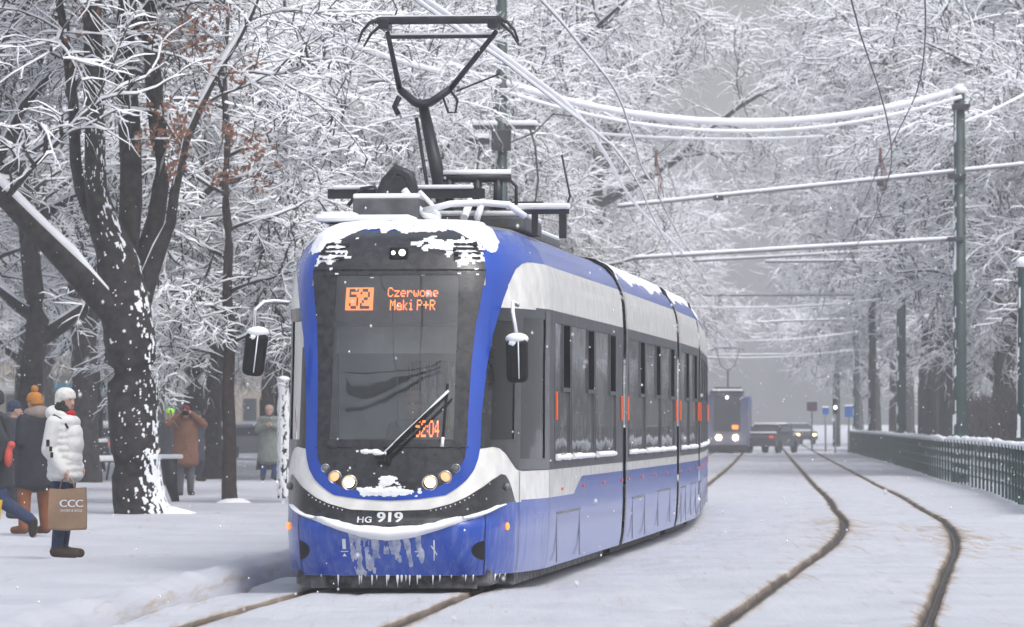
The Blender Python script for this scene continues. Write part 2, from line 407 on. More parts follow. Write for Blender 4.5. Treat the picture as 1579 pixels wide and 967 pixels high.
class TreeMesh:
    def __init__(s): s.V = []; s.F = []; s.M = []; s.n = 0
    def _frames(s, P):
        T = np.empty_like(P); T[:, 1:-1] = P[:, 2:] - P[:, :-2]; T[:, 0] = P[:, 1] - P[:, 0]; T[:, -1] = P[:, -1] - P[:, -2]
        T = unit(T); up = np.zeros_like(T); up[..., 2] = 1
        S = np.cross(T, up); hz = np.linalg.norm(S, axis=-1)
        bad = hz < 0.05; S[bad] = [1, 0, 0]; S = unit(S); U = unit(np.cross(S, T)); return T, S, U, hz
    def rings(s, P, offs, mats):
        """offs (M,n,k,3) ring offsets, mats list per side"""
        Mn, n, k = offs.shape[:3]
        V = (P[:, :, None, :] + offs).reshape(-1, 3)
        idx = np.arange(Mn * n * k).reshape(Mn, n, k)
        nx = np.roll(idx, -1, axis=2)
        F = np.stack([idx[:, :-1], nx[:, :-1], nx[:, 1:], idx[:, 1:]], -1).reshape(-1, 4) + s.n
        mm = np.tile(np.array(mats), Mn * (n - 1))
        s.V.append(V); s.F.append(F); s.M.append(mm); s.n += len(V)
    def twigs(s, P, R, rng, w=0.02, h=0.035):
        T, S, U, hz = s._frames(P)
        lump = 0.55 + 0.9 * rng.random(R.shape); hz2 = np.clip(hz, 0.12, 1) * lump
        z = np.zeros_like(P); z[..., 2] = 1
        taper = np.linspace(1, 0.35, P.shape[1])[None, :]
        ww = (R + w * hz2 * taper)[..., None]; hh = (R + h * hz2 * taper)[..., None]; rb = (R * 0.9)[..., None]
        offs = np.stack([-z * rb - 0.004 * z, S * ww + z * (hh * 0.04), z * hh + S * 0.2 * ww, -S * ww + z * (hh * 0.04)], 2)
        s.rings(P, offs, [0, 1, 1, 0])
    def limbs(s, P, R, rng, k=8, cap=True, capw=0.8, caph=0.03, blown=0.0):
        T, S, U, hz = s._frames(P)
        an = np.arange(k) / k * 2 * np.pi
        rr = R[..., None] * (1 + 0.10 * (rng.random(R.shape + (k,)) - 0.5))
        offs = S[:, :, None, :] * (np.cos(an)[None, None, :] * rr)[..., None] + U[:, :, None, :] * (np.sin(an)[None, None, :] * rr)[..., None]
        s.rings(P, -offs[:, :, ::-1] if False else offs, [0] * k)
        if cap:
            lump = 0.7 + 0.6 * rng.random(R.shape); q = np.clip((hz - 0.22) / 0.4, 0.0, 1) * lump * np.clip(np.arange(P.shape[1]) / 3.0, 0.05, 1)[None, :]
            z = np.zeros_like(P); z[..., 2] = 1
            ww = (R * capw * np.clip(q, 0.0, 1.1) + 0.012 * q)[..., None]; hh = ((caph + 0.35 * R) * q)[..., None]
            base = U * (R * 0.55)[..., None]
            top = U * (R * 0.95)[..., None]
            offs = np.stack([base * 0.6, base + S * ww, top + z * hh * 0.6 + S * ww * 0.75, top + z * hh, top + z * hh * 0.6 - S * ww * 0.75, base - S * ww], 2)
            s.rings(P, offs, [1] * 6)
    def mesh(s, name, mats=None):
        if not s.V: return None
        return quads_mesh(name, np.concatenate(s.V), np.concatenate(s.F), np.concatenate(s.M), mats or [M['twig'], M['twig_snow']])

def resample(pts, n):
    pts = np.array(pts, float); seg = np.r_[0, np.cumsum(np.linalg.norm(np.diff(pts[:, :3], axis=0), axis=1))]
    u = np.linspace(0, seg[-1], n)
    return np.stack([np.interp(u, seg, pts[:, i]) for i in range(pts.shape[1])], 1)

def crown_from(rng, limbs, cm, tm_cap, k1=9, k2=9, k3=7, l1=3.4, l2=2.0, l3=0.82, sag1=0.10, sag2=0.16, sag3=0.20, t0=0.2, w=0.019, h=0.042, ang1=(35, 75)):
    """limbs: list of (n,4) arrays x,y,z,r ; fills cm (TreeMesh crown)"""
    P0 = np.stack([l[:, :3] for l in limbs]); R0 = np.stack([l[:, 3] for l in limbs])
    P1, R1 = children(rng, P0, R0, k1, l1, ang1, 9, sag1, 0.45, t0=t0, flat=0.45, rmax=0.055, wig=0.17)
    cm.limbs(P1, R1, rng, k=5, capw=0.85, caph=0.03)
    P2, R2 = children(rng, P1, R1, k2, l2, (25, 65), 7, sag2, 0.5, t0=0.10, flat=0.45, rmax=0.022, wig=0.19)
    cm.twigs(P2, R2, rng, w * 1.15, h * 1.2)
    P3, R3 = children(rng, P2, R2, k3, l3, (25, 70), 5, sag3, 0.5, t0=0.10, flat=0.55, rmax=0.008, wig=0.24)
    cm.twigs(P3, R3, rng, w, h)
    P4, R4 = children(rng, P1, R1, k3, l3 * 1.1, (30, 75), 5, sag3, 0.4, t0=0.05, flat=0.55, rmax=0.008, wig=0.24)
    cm.twigs(P4, R4, rng, w, h)

def make_tree(seed, H=16.0, fork=3.2, r=0.30, nl=6, spread=0.75, lean=(0, 0), kk=(10, 10, 7), low=0.0, reach=7.0):
    rng = np.random.default_rng(seed)
    tr = TreeMesh(); cr = TreeMesh()
    # trunk continues as a leader
    zz = np.linspace(-0.2, H * 0.82, 16)
    wx = np.cumsum(rng.normal(size=16) * 0.10); wy = np.cumsum(rng.normal(size=16) * 0.10)
    rad = r * np.interp(zz, [-0.2, 0.4, fork, H * 0.82], [1.35, 1.05, 0.85, 0.10])
    lead = np.stack([wx + lean[0] * zz, wy + lean[1] * zz, zz, rad], 1); lead[:4, :2] = lead[3, :2]
    lead = resample(lead, 30)
    tr.limbs(lead[None, :, :3], lead[None, :, 3], rng, k=10, cap=False)
    limbs = []
    for i in range(nl):
        z0 = fork + (H * 0.55 - fork) * (i / max(nl - 1, 1)) ** 1.1 + rng.random() * 0.4
        az = i * 2.4 + rng.random() * 0.8
        j = np.argmin(abs(lead[:, 2] - z0)); p = lead[j, :3].copy(); rr = lead[j, 3] * (0.62 if i else 0.7)
        L = reach * (1.0 - 0.35 * i / nl) * (0.85 + 0.3 * rng.random())
        d = np.array([math.cos(az), math.sin(az), 0.95 - spread * 0.5]); d /= np.linalg.norm(d)
        pts = [np.r_[p, rr]]; n = 12
        for q in range(1, n):
            d = d + rng.normal(size=3) * 0.13 + np.array([0, 0, (0.13 if q < 6 else -0.06 - low)]) ; d /= np.linalg.norm(d)
            p = p + d * L / (n - 1); pts.append(np.r_[p, rr * (1 - 0.85 * q / (n - 1)) ])
        limbs.append(np.array(pts))
    P = np.stack([l[:, :3] for l in limbs]); R = np.stack([l[:, 3] for l in limbs])
    tr.limbs(P, R, rng, k=8)
    limbs.append(resample(lead[int(len(lead) * 0.45):], 12))
    crown_from(rng, limbs, cr, tr, *kk)
    return tr.mesh('trunk', [M['bark'], M['snow']]), cr.mesh('crown')

def place_tree(name, meshes, x, y, z, rz, s, label, group, cat='tree'):
    t = empty(name, (x, y, z), rz); t.scale = (s, s, s)
    for nm, me in zip(('trunk', 'crown'), meshes):
        if me is None: continue
        o = bpy.data.objects.new(nm, me); COL.objects.link(o); o.parent = t
    tag(t, label, cat, group)
    return t

TP = [make_tree(11, 17, 3.4, 0.33, 7, 0.7), make_tree(12, 16, 2.8, 0.28, 8, 0.95, kk=(10, 10, 7), low=0.05),
      make_tree(13, 18, 4.0, 0.36, 7, 0.6), make_tree(14, 15, 2.6, 0.24, 8, 1.0, low=0.08, reach=6.0)]
# ------------------------------------------------------------------ the tram: nose surface
BODY_HW = 1.20
NOSE_L = 2.4
_pl = np.array([(0, 0), (0.25, 0.008), (0.50, 0.04), (0.68, 0.10), (0.80, 0.20), (0.88, 0.34), (0.95, 0.55), (1.03, 0.90), (1.12, 1.5), (1.20, 2.4)])
_cum = np.r_[0, np.cumsum(np.linalg.norm(np.diff(_pl, axis=0), axis=1))]
L_MAX = float(_cum[-1])
_fw = smooth_interp(np.stack([_cum, _pl[:, 0]], 1)); _fs = smooth_interp(np.stack([_cum, _pl[:, 1]], 1))
_zz = [0.16, 0.30, 0.50, 0.62, 0.66, 0.80, 1.0, 1.3, 2.0, 2.7, 2.9, 3.05, 3.2, 3.3, 3.36, 3.40]
_Wz = smooth_interp(np.stack([_zz, [0.965, 0.985, 0.995, 1.0, 1.0, 1.0, 1.0, 1.0, 1.0, 1.0, 0.985, 0.945, 0.86, 0.74, 0.55, 0.02]], 1))
_Sz = lambda z: np.interp(z, _zz, [0.14, 0.06, 0.0, 0.0, 0.05, 0.07, 0.10, 0.17, 0.36, 0.58, 0.66, 0.76, 0.95, 1.2, 1.55, 2.38])
def nose_pt(l, z, off=0.0):
    """(l along the plan curve from the middle, z) -> x, y (backwards), z in tram coordinates; off = proud of the skin"""
    l = np.asarray(l, float); z = np.asarray(z, float)
    def f(l, z):
        a = np.abs(l); w = np.where(a < L_MAX, _fw(np.minimum(a, L_MAX)), BODY_HW); s = np.where(a < L_MAX, _fs(np.minimum(a, L_MAX)), NOSE_L + a - L_MAX)
        return np.stack([np.sign(l) * w * _Wz(z), s + _Sz(z) * np.clip(1 - s / NOSE_L, 0, 1), z + 0 * l], -1)
    p = f(l, z)
    if off:
        e = 0.004
        du = f(l + e, z) - f(l - e, z); dv = f(l, np.minimum(z + e, 3.399)) - f(l, z - e)
        n = np.cross(du, dv); n = n / np.maximum(np.linalg.norm(n, axis=-1, keepdims=True), 1e-9)
        p = p + n * off
    return p
TRAM_X, TRAM_Y, TRAM_A = -1.10, 42.0, math.atan(0.105)
M['blue'] = mat('blue_paint', (0.010, 0.062, 0.40), 0.22, coat=0.25, spec=0.4, var=0.12, vscale=1.5, bump=0.05, bscale=40)
M['white'] = mat('white_paint', (0.80, 0.79, 0.75), 0.22, coat=0.3, var=0.11, vscale=5, vdetail=9, bump=0.04, bscale=40)
M['blackpaint'] = mat('black_paint', (0.010, 0.010, 0.012), 0.25, coat=0.2, col2=(0.030, 0.030, 0.033), vscale=14, vdetail=8, bump=0.08, bscale=60)
M['frame'] = mat('window_frame', (0.06, 0.062, 0.07), 0.6, var=0.2, vscale=4)
M['windscreen'] = glass_mat('windscreen_glass', (0.74, 0.78, 0.78), 0.02, bump=0.12, ior=2.0, dirt=0.09)
M['glass'] = glass_mat('side_glass', (0.42, 0.44, 0.45), 0.04, bump=0.4, ior=1.9, dirt=0.30)
M['opening'] = mat('dark_opening', (0.006, 0.006, 0.007), 0.9, spec=0.0)
M['cabglass'] = glass_mat('cab_glass', (0.30, 0.29, 0.27), 0.05, bump=0.3, ior=1.5, dirt=0.03)
M['inner'] = mat('interior_panel', (0.42, 0.45, 0.46), 0.6)
M['inner_dark'] = mat('interior_dark', (0.05, 0.055, 0.06), 0.6)
M['seat'] = mat('seat_cloth', (0.03, 0.06, 0.22), 0.8)
M['yellow'] = mat('yellow_rail', (0.6, 0.42, 0.03), 0.4)
M['led'] = mat('led', (0.1, 0.02, 0.0), 0.5, emit=(1.0, 0.19, 0.04), estr=3.6)
M['led_hot'] = mat('led_hot', (0.1, 0.03, 0.0), 0.5, emit=(1.0, 0.24, 0.06), estr=2.0)
M['lamp_on'] = mat('lamp_on', (0.9, 0.8, 0.6), 0.3, emit=(1.0, 0.60, 0.24), estr=7.0)
M['lamp_warm'] = mat('lamp_warm', (0.5, 0.35, 0.25), 0.2, emit=(1.0, 0.42, 0.14), estr=0.9)
M['lamp_white'] = mat('lamp_white', (0.8, 0.85, 0.8), 0.3, emit=(0.85, 1.0, 0.92), estr=4.0)
M['orange'] = mat('orange_lamp', (0.75, 0.10, 0.02), 0.3, emit=(1.0, 0.14, 0.02), estr=0.08)
M['orange_on'] = mat('orange_lamp_on', (0.8, 0.2, 0.02), 0.3, emit=(1.0, 0.25, 0.04), estr=1.6)
M['chrome'] = mat('chrome', (0.55, 0.55, 0.56), 0.15, metal=1.0)
M['lettering'] = mat('lettering', (0.72, 0.74, 0.76), 0.5)
M['grime'] = mat('grime', (0.055, 0.05, 0.05), 0.9, col2=(0.25, 0.25, 0.27), vscale=9)

pw = lambda pts: (lambda x: np.interp(x, [p[0] for p in pts], [p[1] for p in pts]))
def paled_blue(nm='blue_paint_snow_reflection', hi=0.42, lo=-0.25, sc=2.2):
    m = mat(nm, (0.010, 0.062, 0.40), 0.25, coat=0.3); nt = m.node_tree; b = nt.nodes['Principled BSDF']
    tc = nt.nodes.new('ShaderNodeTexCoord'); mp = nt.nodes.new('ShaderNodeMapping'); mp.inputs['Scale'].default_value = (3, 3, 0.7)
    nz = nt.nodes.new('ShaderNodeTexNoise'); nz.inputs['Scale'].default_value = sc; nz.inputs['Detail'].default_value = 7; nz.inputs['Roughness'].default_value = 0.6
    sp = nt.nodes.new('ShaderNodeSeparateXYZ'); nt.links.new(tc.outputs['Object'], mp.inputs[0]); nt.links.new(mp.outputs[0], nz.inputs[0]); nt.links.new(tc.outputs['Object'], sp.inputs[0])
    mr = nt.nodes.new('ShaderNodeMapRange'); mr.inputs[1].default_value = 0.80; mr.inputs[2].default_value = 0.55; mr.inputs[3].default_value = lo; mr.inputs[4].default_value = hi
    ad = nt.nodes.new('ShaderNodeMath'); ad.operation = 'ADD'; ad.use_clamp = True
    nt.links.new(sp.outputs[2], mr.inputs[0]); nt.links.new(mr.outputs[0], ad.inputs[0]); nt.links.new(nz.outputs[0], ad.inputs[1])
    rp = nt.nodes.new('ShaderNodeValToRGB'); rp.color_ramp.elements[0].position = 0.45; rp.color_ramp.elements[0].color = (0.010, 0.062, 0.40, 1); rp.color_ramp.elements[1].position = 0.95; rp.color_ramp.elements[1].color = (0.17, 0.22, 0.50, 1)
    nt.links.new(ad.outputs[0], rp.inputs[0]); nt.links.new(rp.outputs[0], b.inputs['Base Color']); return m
M['paled_blue'] = paled_blue(); M['skirt'] = paled_blue('frosted_blue_paint', -0.02, -0.08, 6.0)  # side panels: pale snow reflection painted into the blue; skirt: frost speckle
M['frost'] = mat('frozen_spray', (0.50, 0.53, 0.62), 0.7, col2=(0.20, 0.24, 0.42), vscale=14, vdetail=8)
# curves of the livery, measured along the skin: half width l as a function of height z, or height z as a function of l
mask_l = pw([(0.898, 0.02), (0.905, 0.20), (0.94, 0.41), (0.97, 0.48), (1.03, 0.56), (1.10, 0.61), (1.20, 0.665), (1.32, 0.68), (1.6, 0.685), (2.0, 0.70), (2.41, 0.73), (2.7, 0.79), (2.905, 0.84), (3.3, 0.86)])
blue_l = pw([(0.828, 0.02), (0.838, 0.24), (0.875, 0.50), (0.93, 0.59), (1.01, 0.69), (1.10, 0.76), (1.20, 0.80), (1.3, 0.82), (1.6, 0.825), (2.01, 0.87), (2.295, 0.935), (2.5, 1.03), (2.635, 1.13), (2.755, 1.26)])
arch_z = pw([(0.80, 1.6), (0.87, 2.01), (0.935, 2.295), (1.03, 2.5), (1.13, 2.635), (1.26, 2.77), (1.40, 2.86), (1.53, 2.92), (1.8, 2.975), (2.1, 2.998), (2.3, 3.0)])
hump_z = pw([(0.70, 1.25), (0.80, 1.285), (1.0, 1.305), (1.15, 1.29), (1.29, 1.245), (1.45, 1.17), (1.6, 1.105), (1.72, 1.085), (3.1, 1.08)])
band_z = pw([(0, 0.735), (0.35, 0.748), (0.55, 0.80), (0.68, 0.855), (0.8, 0.92), (1.0, 1.01), (1.19, 1.06), (1.30, 1.05), (1.38, 1.01), (1.48, 0.93), (1.58, 0.822)])
ledge_z = pw([(0, 0.54), (0.25, 0.555), (0.45, 0.595), (0.66, 0.655), (0.9, 0.715), (1.1, 0.765), (1.3, 0.795), (1.58, 0.815), (3.1, 0.822)])

def patch_z(b, lo, hi, z0, z1, nz, nl, off, mi=0):
    """skin patch between the half widths lo(z) and hi(z)"""
    zs = np.linspace(z0, z1, nz); P = np.stack([nose_pt(np.linspace(float(lo(z)), float(hi(z)), nl), z, off) for z in zs])
    return b.grid(P, mi)
def patch_l(b, lo, hi, l0, l1, nl, nz, off, mi=0):
    ls = np.linspace(l0, l1, nl); cols = []
    for l in ls:
        z = np.linspace(float(lo(abs(l))), float(hi(abs(l))), nz); cols.append(nose_pt(np.full(nz, l), z, off))
    return b.grid(np.stack(cols, 1), mi)
def both(fn):
    for s in (-1, 1): fn(s)

tram = empty('tram', (TRAM_X, TRAM_Y, 0.0), -TRAM_A)
tag(tram, 'long blue and white articulated tram with lit headlights showing route 52', 'tram')

Z_ROWS = [0.16, 0.3, 0.5, 0.66, 0.82, 0.95, 1.08, 1.16, 1.36, 1.6, 2.0, 2.48, 2.58, 2.8, 2.86, 2.94, 3.0, 3.05, 3.1, 3.15, 3.2, 3.25, 3.3, 3.33, 3.36, 3.38, 3.40]
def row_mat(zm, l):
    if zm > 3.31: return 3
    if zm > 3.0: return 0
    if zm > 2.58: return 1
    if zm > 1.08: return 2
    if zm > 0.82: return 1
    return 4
def win_list(s0, s1, n, gap=0.16):
    w = (s1 - s0 - gap * (n + 1)) / n
    return [(s0 + gap + i * (w + gap), s0 + gap + i * (w + gap) + w) for i in range(n)]

def skin(name, fn, l0, l1, wins, front=False, parent=tram):
    """one car body shell; fn(side, l, z) -> point"""
    b = MB()
    for side in (-1, 1):
        ls = set(np.round(np.arange(l0, l1, 0.25), 3)) | {l1}
        if front: ls |= set(np.round(np.arange(0, L_MAX, 0.05), 3)) | {0.57}
        for a, c in wins: ls |= {round(a, 3), round(c, 3)}
        ls = sorted(ls); zs = Z_ROWS
        P = np.array([[fn(side, l, z) for l in ls] for z in zs])
        for i in range(len(zs) - 1):
            zm = (zs[i] + zs[i + 1]) / 2
            keep = [[True] * (len(ls) - 1)]
            for j in range(len(ls) - 1):
                lm = (ls[j] + ls[j + 1]) / 2
                if 1.16 < zm < 2.48 and any(a < lm < c for a, c in wins): keep[0][j] = False
                if front and lm < 0.57 and 1.36 < zm < 2.86: keep[0][j] = False
            b.grid(P[i:i + 2], row_mat(zm, l0) if not (front and False) else 1, flip=(side < 0), keep=keep)
    o = b.build(name, [M['blue'], M['white'], M['frame'], M['grey_metal'], M['paled_blue']], parent)
    return o
def end_cap(b, fn, l, mi=0):
    ring = [fn(1, l, z) for z in Z_ROWS] + [fn(-1, l, z) for z in reversed(Z_ROWS[:-1])]
    b.add(ring, [tuple(range(len(ring)))], mi, False)
def side_details(fn, body, l0, l1, wins, label=None):
    """panes, hopper flaps, marker lamps, hatches, sill snow on both sides, as sub-parts of the body"""
    for side in (-1, 1):
        for a, c in wins:
            g = MB(); P = np.array([[fn(side, l, z) for l in np.linspace(a, c, 5)] for z in (1.16, 1.5, 1.83, 2.2, 2.48)])
            P[..., 0] -= side * 0.012
            g.grid(P, 0, flip=(side < 0))
            g.build('window_pane', M['glass'], body)
            # frame bar and open hopper
            f = MB()
            x = side * (BODY_HW - 0.009)
            f.box((x, c - 0.38 + YO, 1.84), (0.03, 0.72, 0.04)); f.box((x, a + YO, 1.82), (0.03, 0.05, 1.36)); f.box((x, c + YO, 1.82), (0.03, 0.05, 1.36))
            f.box((x, (a + c) / 2 + YO, 2.49), (0.03, c - a + 0.05, 0.04)); f.box((x, (a + c) / 2 + YO, 1.15), (0.03, c - a + 0.05, 0.04))
            f.box((x, c - 0.74 + YO, 2.16), (0.03, 0.05, 0.62))
            f.build('window_frame', M['frame'], body)
            h = MB(); h.box((side * (BODY_HW - 0.002), c - 0.38 + YO, 2.16), (0.016, 0.66, 0.60)); h.build('hopper_window', M['opening'], body)
            if side > 0 or True:
                s = MB(); ys = np.arange(a + 0.05, c - 0.05, 0.07)
                rr = 0.018 + 0.022 * vnoise(ys * 5, ys * 0 + side, 3)
                s.tube([(x + side * 0.018, y + YO, 1.175 + float(r) * 0.4) for y, r in zip(ys, rr)], [float(q) for q in rr], 6); s.build('sill_snow', M['snow'], body)
YO = 0.0
# ---- front car
OFFY = NOSE_L - L_MAX      # l -> y on the straight side
S1_END = 10.9
def fn1(side, l, z): return list(nose_pt(side * l, z)) if l > 0 else [0.0, float(_Sz(z)), z]
wins1 = [(a - OFFY, c - OFFY) for a, c in [(2.98, 4.55), (4.72, 7.25), (7.42, 9.95)]]
cabwins = [(0.95, 1.55), (1.72, 2.88)]
body1 = skin('front_car_body', fn1, 0.0, S1_END - OFFY, wins1 + cabwins, front=True)
YO = OFFY
side_details(fn1, body1, 0, 0, wins1)
YO = 0.0
# dark frame zone of the cab side, painted on top of the skin round the cab windows
for s in (-1, 1):
    b = MB()
    patch_z(b, lambda z: s * float(blue_l(z)), lambda z: s * 0.96, 1.31, 2.42, 24, 3, 0.004) if False else None
    patch_l(b, hump_z, lambda l: 1.37, s * 0.80, s * 1.70, 24, 4, 0.005)
    patch_l(b, lambda l: 2.44, lambda l: np.minimum(2.56, arch_z(l)) if l < 1.2 else 2.56, s * 1.0, s * 1.73, 16, 3, 0.005)
    patch_z(b, lambda z: s * 0.80, lambda z: s * 0.965, 1.3, 2.2, 20, 4, 0.005)
    patch_z(b, lambda z: s * 1.53, lambda z: s * 1.74, 1.16, 2.5, 20, 3, 0.005)
    patch_z(b, lambda z: s * 2.86, lambda z: s * 3.12, 1.09, 2.56, 20, 3, 0.005)
    patch_l(b, lambda l: 1.09, lambda l: 1.19, s * 1.7, s * 2.9, 8, 3, 0.005)
    b.build('cab_window_surround', M['blackpaint'], tram)
for s in (-1, 1):
    g = MB(); patch_z(g, lambda z: s * 0.94, lambda z: s * 1.56, 1.30, 2.50, 16, 8, -0.006); g.build('cab_side_window', M['cabglass'], tram)
    g = MB(); patch_z(g, lambda z: s * 1.71, lambda z: s * 2.90, 1.15, 2.50, 16, 8, -0.006); d = g.build('cab_door_window', M['cabglass'], tram)
# white hump under the cab window: skin rows above 1.08 are dark, so the white sweeps over them
for s in (-1, 1):
    b = MB()
    patch_l(b, lambda l: 0.80, lambda l: hump_z(l), s * 0.66, s * 1.80, 30, 8, 0.003)
    patch_l(b, lambda l: 2.56, lambda l: np.maximum(np.minimum(arch_z(l), 3.0), 2.56), s * 1.05, s * 2.3, 24, 4, 0.003) if False else None
    b.build('white_side_panel', M['white'], tram)
    b = MB(); patch_l(b, lambda l: 2.56, lambda l: np.maximum(np.minimum(arch_z(l), 3.0), 2.56), s * 1.05, s * 2.3, 24, 4, 0.003); b.build('white_cantrail_panel', M['white'], tram)
b = MB()
patch_l(b, lambda l: 0.70, lambda l: 1.12, -0.72, 0.72, 30, 8, 0.003)
b.build('white_front_panel', M['white'], tram)
# blue skirt and blue frame
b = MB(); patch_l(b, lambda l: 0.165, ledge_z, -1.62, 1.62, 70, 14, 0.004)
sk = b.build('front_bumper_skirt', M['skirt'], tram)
b = MB()
for s in (-1, 1):
    patch_z(b, lambda z: s * float(mask_l(z)) , lambda z: s * float(blue_l(z)), 0.899, 2.755, 90, 5, 0.010)
    patch_l(b, lambda l: arch_z(l), lambda l: 3.02, s * 0.90, s * 2.3, 40, 8, 0.0095)
    patch_z(b, lambda z: s * 0.83, lambda z: s * 0.95, 2.70, 3.25, 14, 3, 0.0085)
patch_z(b, lambda z: -float(blue_l(z)), lambda z: float(blue_l(z)), 0.828, 0.901, 12, 21, 0.010)
b.build('blue_front_frame', M['blue'], tram)
# black mask round the windscreen and below it
b = MB()
for s in (-1, 1):
    patch_z(b, lambda z: s * 0.56, lambda z: s * (float(mask_l(z)) + 0.004), 1.3, 2.95, 50, 4, 0.008)
patch_z(b, lambda z: -(float(mask_l(z)) + 0.004), lambda z: (float(mask_l(z)) + 0.004), 0.898, 1.37, 36, 25, 0.0075)
patch_z(b, lambda z: -(float(mask_l(z)) + 0.004), lambda z: (float(mask_l(z)) + 0.004), 2.85, 3.26, 20, 25, 0.0075)
mask = b.build('black_front_mask', M['blackpaint'], tram)
b = MB()      # seam lines in the mask
patch_z(b, lambda z: -0.70, lambda z: 0.70, 1.292, 1.302, 2, 21, 0.011); patch_z(b, lambda z: -0.84, lambda z: 0.84, 2.888, 2.900, 2, 21, 0.011)
b.build('mask_seam', M['black'], mask)
g = MB(); patch_z(g, lambda z: -0.60, lambda z: 0.60, 1.34, 2.88, 30, 21, 0.002); ws = g.build('windscreen', M['windscreen'], tram)
# black bumper band
b = MB(); patch_l(b, ledge_z, band_z, -1.575, 1.575, 90, 8, 0.007); band = b.build('black_bumper_band', M['blackpaint'], tram)
b = MB()
for s in (-1, 1):
    for q in range(9):
        l = s * (0.42 + 0.042 * q); b.sphere(nose_pt(l, float(band_z(abs(l))) - 0.022, 0.010), 0.007, 6, 4)
b.build('band_rivet', M['lettering'], band)
# marker lens in the band end and fog light recesses
for s in (-1, 1):
    b = MB(); p = nose_pt(s * 1.32, 0.945, 0.012); b.sphere(p, (0.035, 0.05, 0.035), 10, 7); b.build('corner_lamp', M['grey_metal'], tram)
    b = MB()
    zc = 0.385
    patch_z(b, lambda z: s * (0.90 - 0.15 * math.sqrt(max(0, 1 - ((z - zc) / 0.085) ** 2))), lambda z: s * 0.90, zc - 0.084, zc + 0.084, 12, 4, 0.008)
    b.build('bumper_recess', M['black'], tram)
    b = MB(); patch_z(b, lambda z: s * 0.905, lambda z: s * 0.917, 0.17, 0.70, 10, 2, 0.008); patch_z(b, lambda z: s * 1.72, lambda z: s * 1.732, 0.17, 1.08, 10, 2, 0.008); patch_z(b, lambda z: s * 3.13, lambda z: s * 3.145, 0.17, 1.08, 10, 2, 0.006)
    b.build('panel_joint', M['black'], tram)
    b = MB(); p = nose_pt(s * 1.36, 0.59, 0.012); b.sphere(p, (0.02, 0.03, 0.035), 10, 7); b.build('side_indicator', M['orange_on'], tram)
# headlights
for s in (-1, 1):
    for (l, z, r, m, nm) in ((0.36, 0.985, 0.058, 'lamp_on', 'headlight'), (0.495, 1.035, 0.050, 'lamp_warm', 'dipped_lamp'), (0.590, 1.115, 0.032, 'grey_metal', 'marker_lamp')):
        p = nose_pt(s * l, z, 0.0)
        b = MB(); P = []
        for (rr, yy) in ((r * 1.28, 0.004), (r * 1.25, -0.016), (r * 1.05, -0.020), (r * 0.98, -0.004)):
            P.append([(p[0] + rr * math.cos(a), p[1] + yy, p[2] + rr * math.sin(a)) for a in np.linspace(0, 2 * math.pi, 24, endpoint=False)])
        b.grid(np.array(P), closed=True, flip=False)
        h = b.build(nm, M['chrome'], tram)
        b = MB(); b.sphere((p[0], p[1] - 0.004, p[2]), (r * (0.86 if nm == 'headlight' else 0.96), 0.018, r * (0.86 if nm == 'headlight' else 0.96)), 16, 8); b.build('lens', M[m], h)
        if nm == 'headlight':
            b = MB(); b.sphere((p[0], p[1] + 0.002, p[2]), (r * 0.97, 0.012, r * 0.97), 16, 8); b.build('reflector', M['lamp_warm'], h)
b = MB(); p = nose_pt(0.0, 3.045, 0.0); b.box((p[0], p[1] + 0.0, p[2]), (0.17, 0.10, 0.12), bev=0.02); rl = b.build('roof_lamp', M['black'], tram)
b = MB(); b.sphere((0.035, p[1] - 0.055, p[2] + 0.01), (0.030, 0.012, 0.030), 12, 6); b.build('lens', M['lamp_white'], rl)
b = MB(); b.sphere((-0.045, p[1] - 0.055, p[2] + 0.008), (0.018, 0.010, 0.018), 12, 6); b.build('lens', M['lamp_white'], rl)
for s in (-1, 1):       # louvres
    b = MB()
    for q in range(4):
        patch_z(b, lambda z: s * 0.52, lambda z: s * 0.78, 2.985 + q * 0.042, 3.005 + q * 0.042, 2, 7, 0.022 - 0.0 * q)
        patch_z(b, lambda z: s * 0.52, lambda z: s * 0.78, 3.005 + q * 0.042, 3.012 + q * 0.042, 2, 7, 0.016)
    b.build('roof_louvre', M['black'], tram)

# ---- letterings
def text_geo(txt, size, shear=0.0):
    c = bpy.data.curves.new('lettering', 'FONT'); c.body = txt; c.size = size; c.align_x = 'CENTER'; c.align_y = 'CENTER'; c.shear = shear
    o = bpy.data.objects.new('lettering', c); COL.objects.link(o)
    me = bpy.data.meshes.new_from_object(o); V = [v.co.copy() for v in me.vertices]; F = [tuple(p.vertices) for p in me.polygons]
    bpy.data.objects.remove(o); bpy.data.curves.remove(c); bpy.data.meshes.remove(me)
    return V, F
def text_on_nose(txt, size, l, z, off, m, name, parent, sx=1.0, bold=0.0):
    V, F = text_geo(txt, size); b = MB()
    for dx in ((0,) if not bold else (-bold, 0, bold)):
        b.add([nose_pt(l + v.x * sx + dx, z + v.y, off + abs(dx) * 0.1 + (0.0004 if dx > 0 else 0)) for v in V], F, 0, False)
    return b.build(name, m, parent)
text_on_nose('919', 0.135, 0.012, 0.672, 0.0105, M['lettering'], 'fleet_number', band, 1.15, 0.006)
text_on_nose('HG', 0.085, -0.215, 0.652, 0.0105, M['lettering'], 'fleet_letters', band, 1.1, 0.002)
for l in (-0.40, 0.27):         # jacking marks
    b = MB(); patch_z(b, lambda z: l - 0.016, lambda z: l + 0.016, 0.40, 0.49, 2, 2, 0.006); patch_z(b, lambda z: l - 0.034, lambda z: l + 0.034, 0.375, 0.382, 2, 2, 0.006)
    b.add([nose_pt(l - 0.02, 0.335, 0.006), nose_pt(l + 0.02, 0.335, 0.006), nose_pt(l, 0.362, 0.006)], [(0, 1, 2)], 0, False); b.build('jacking_mark', M['lettering'], sk)
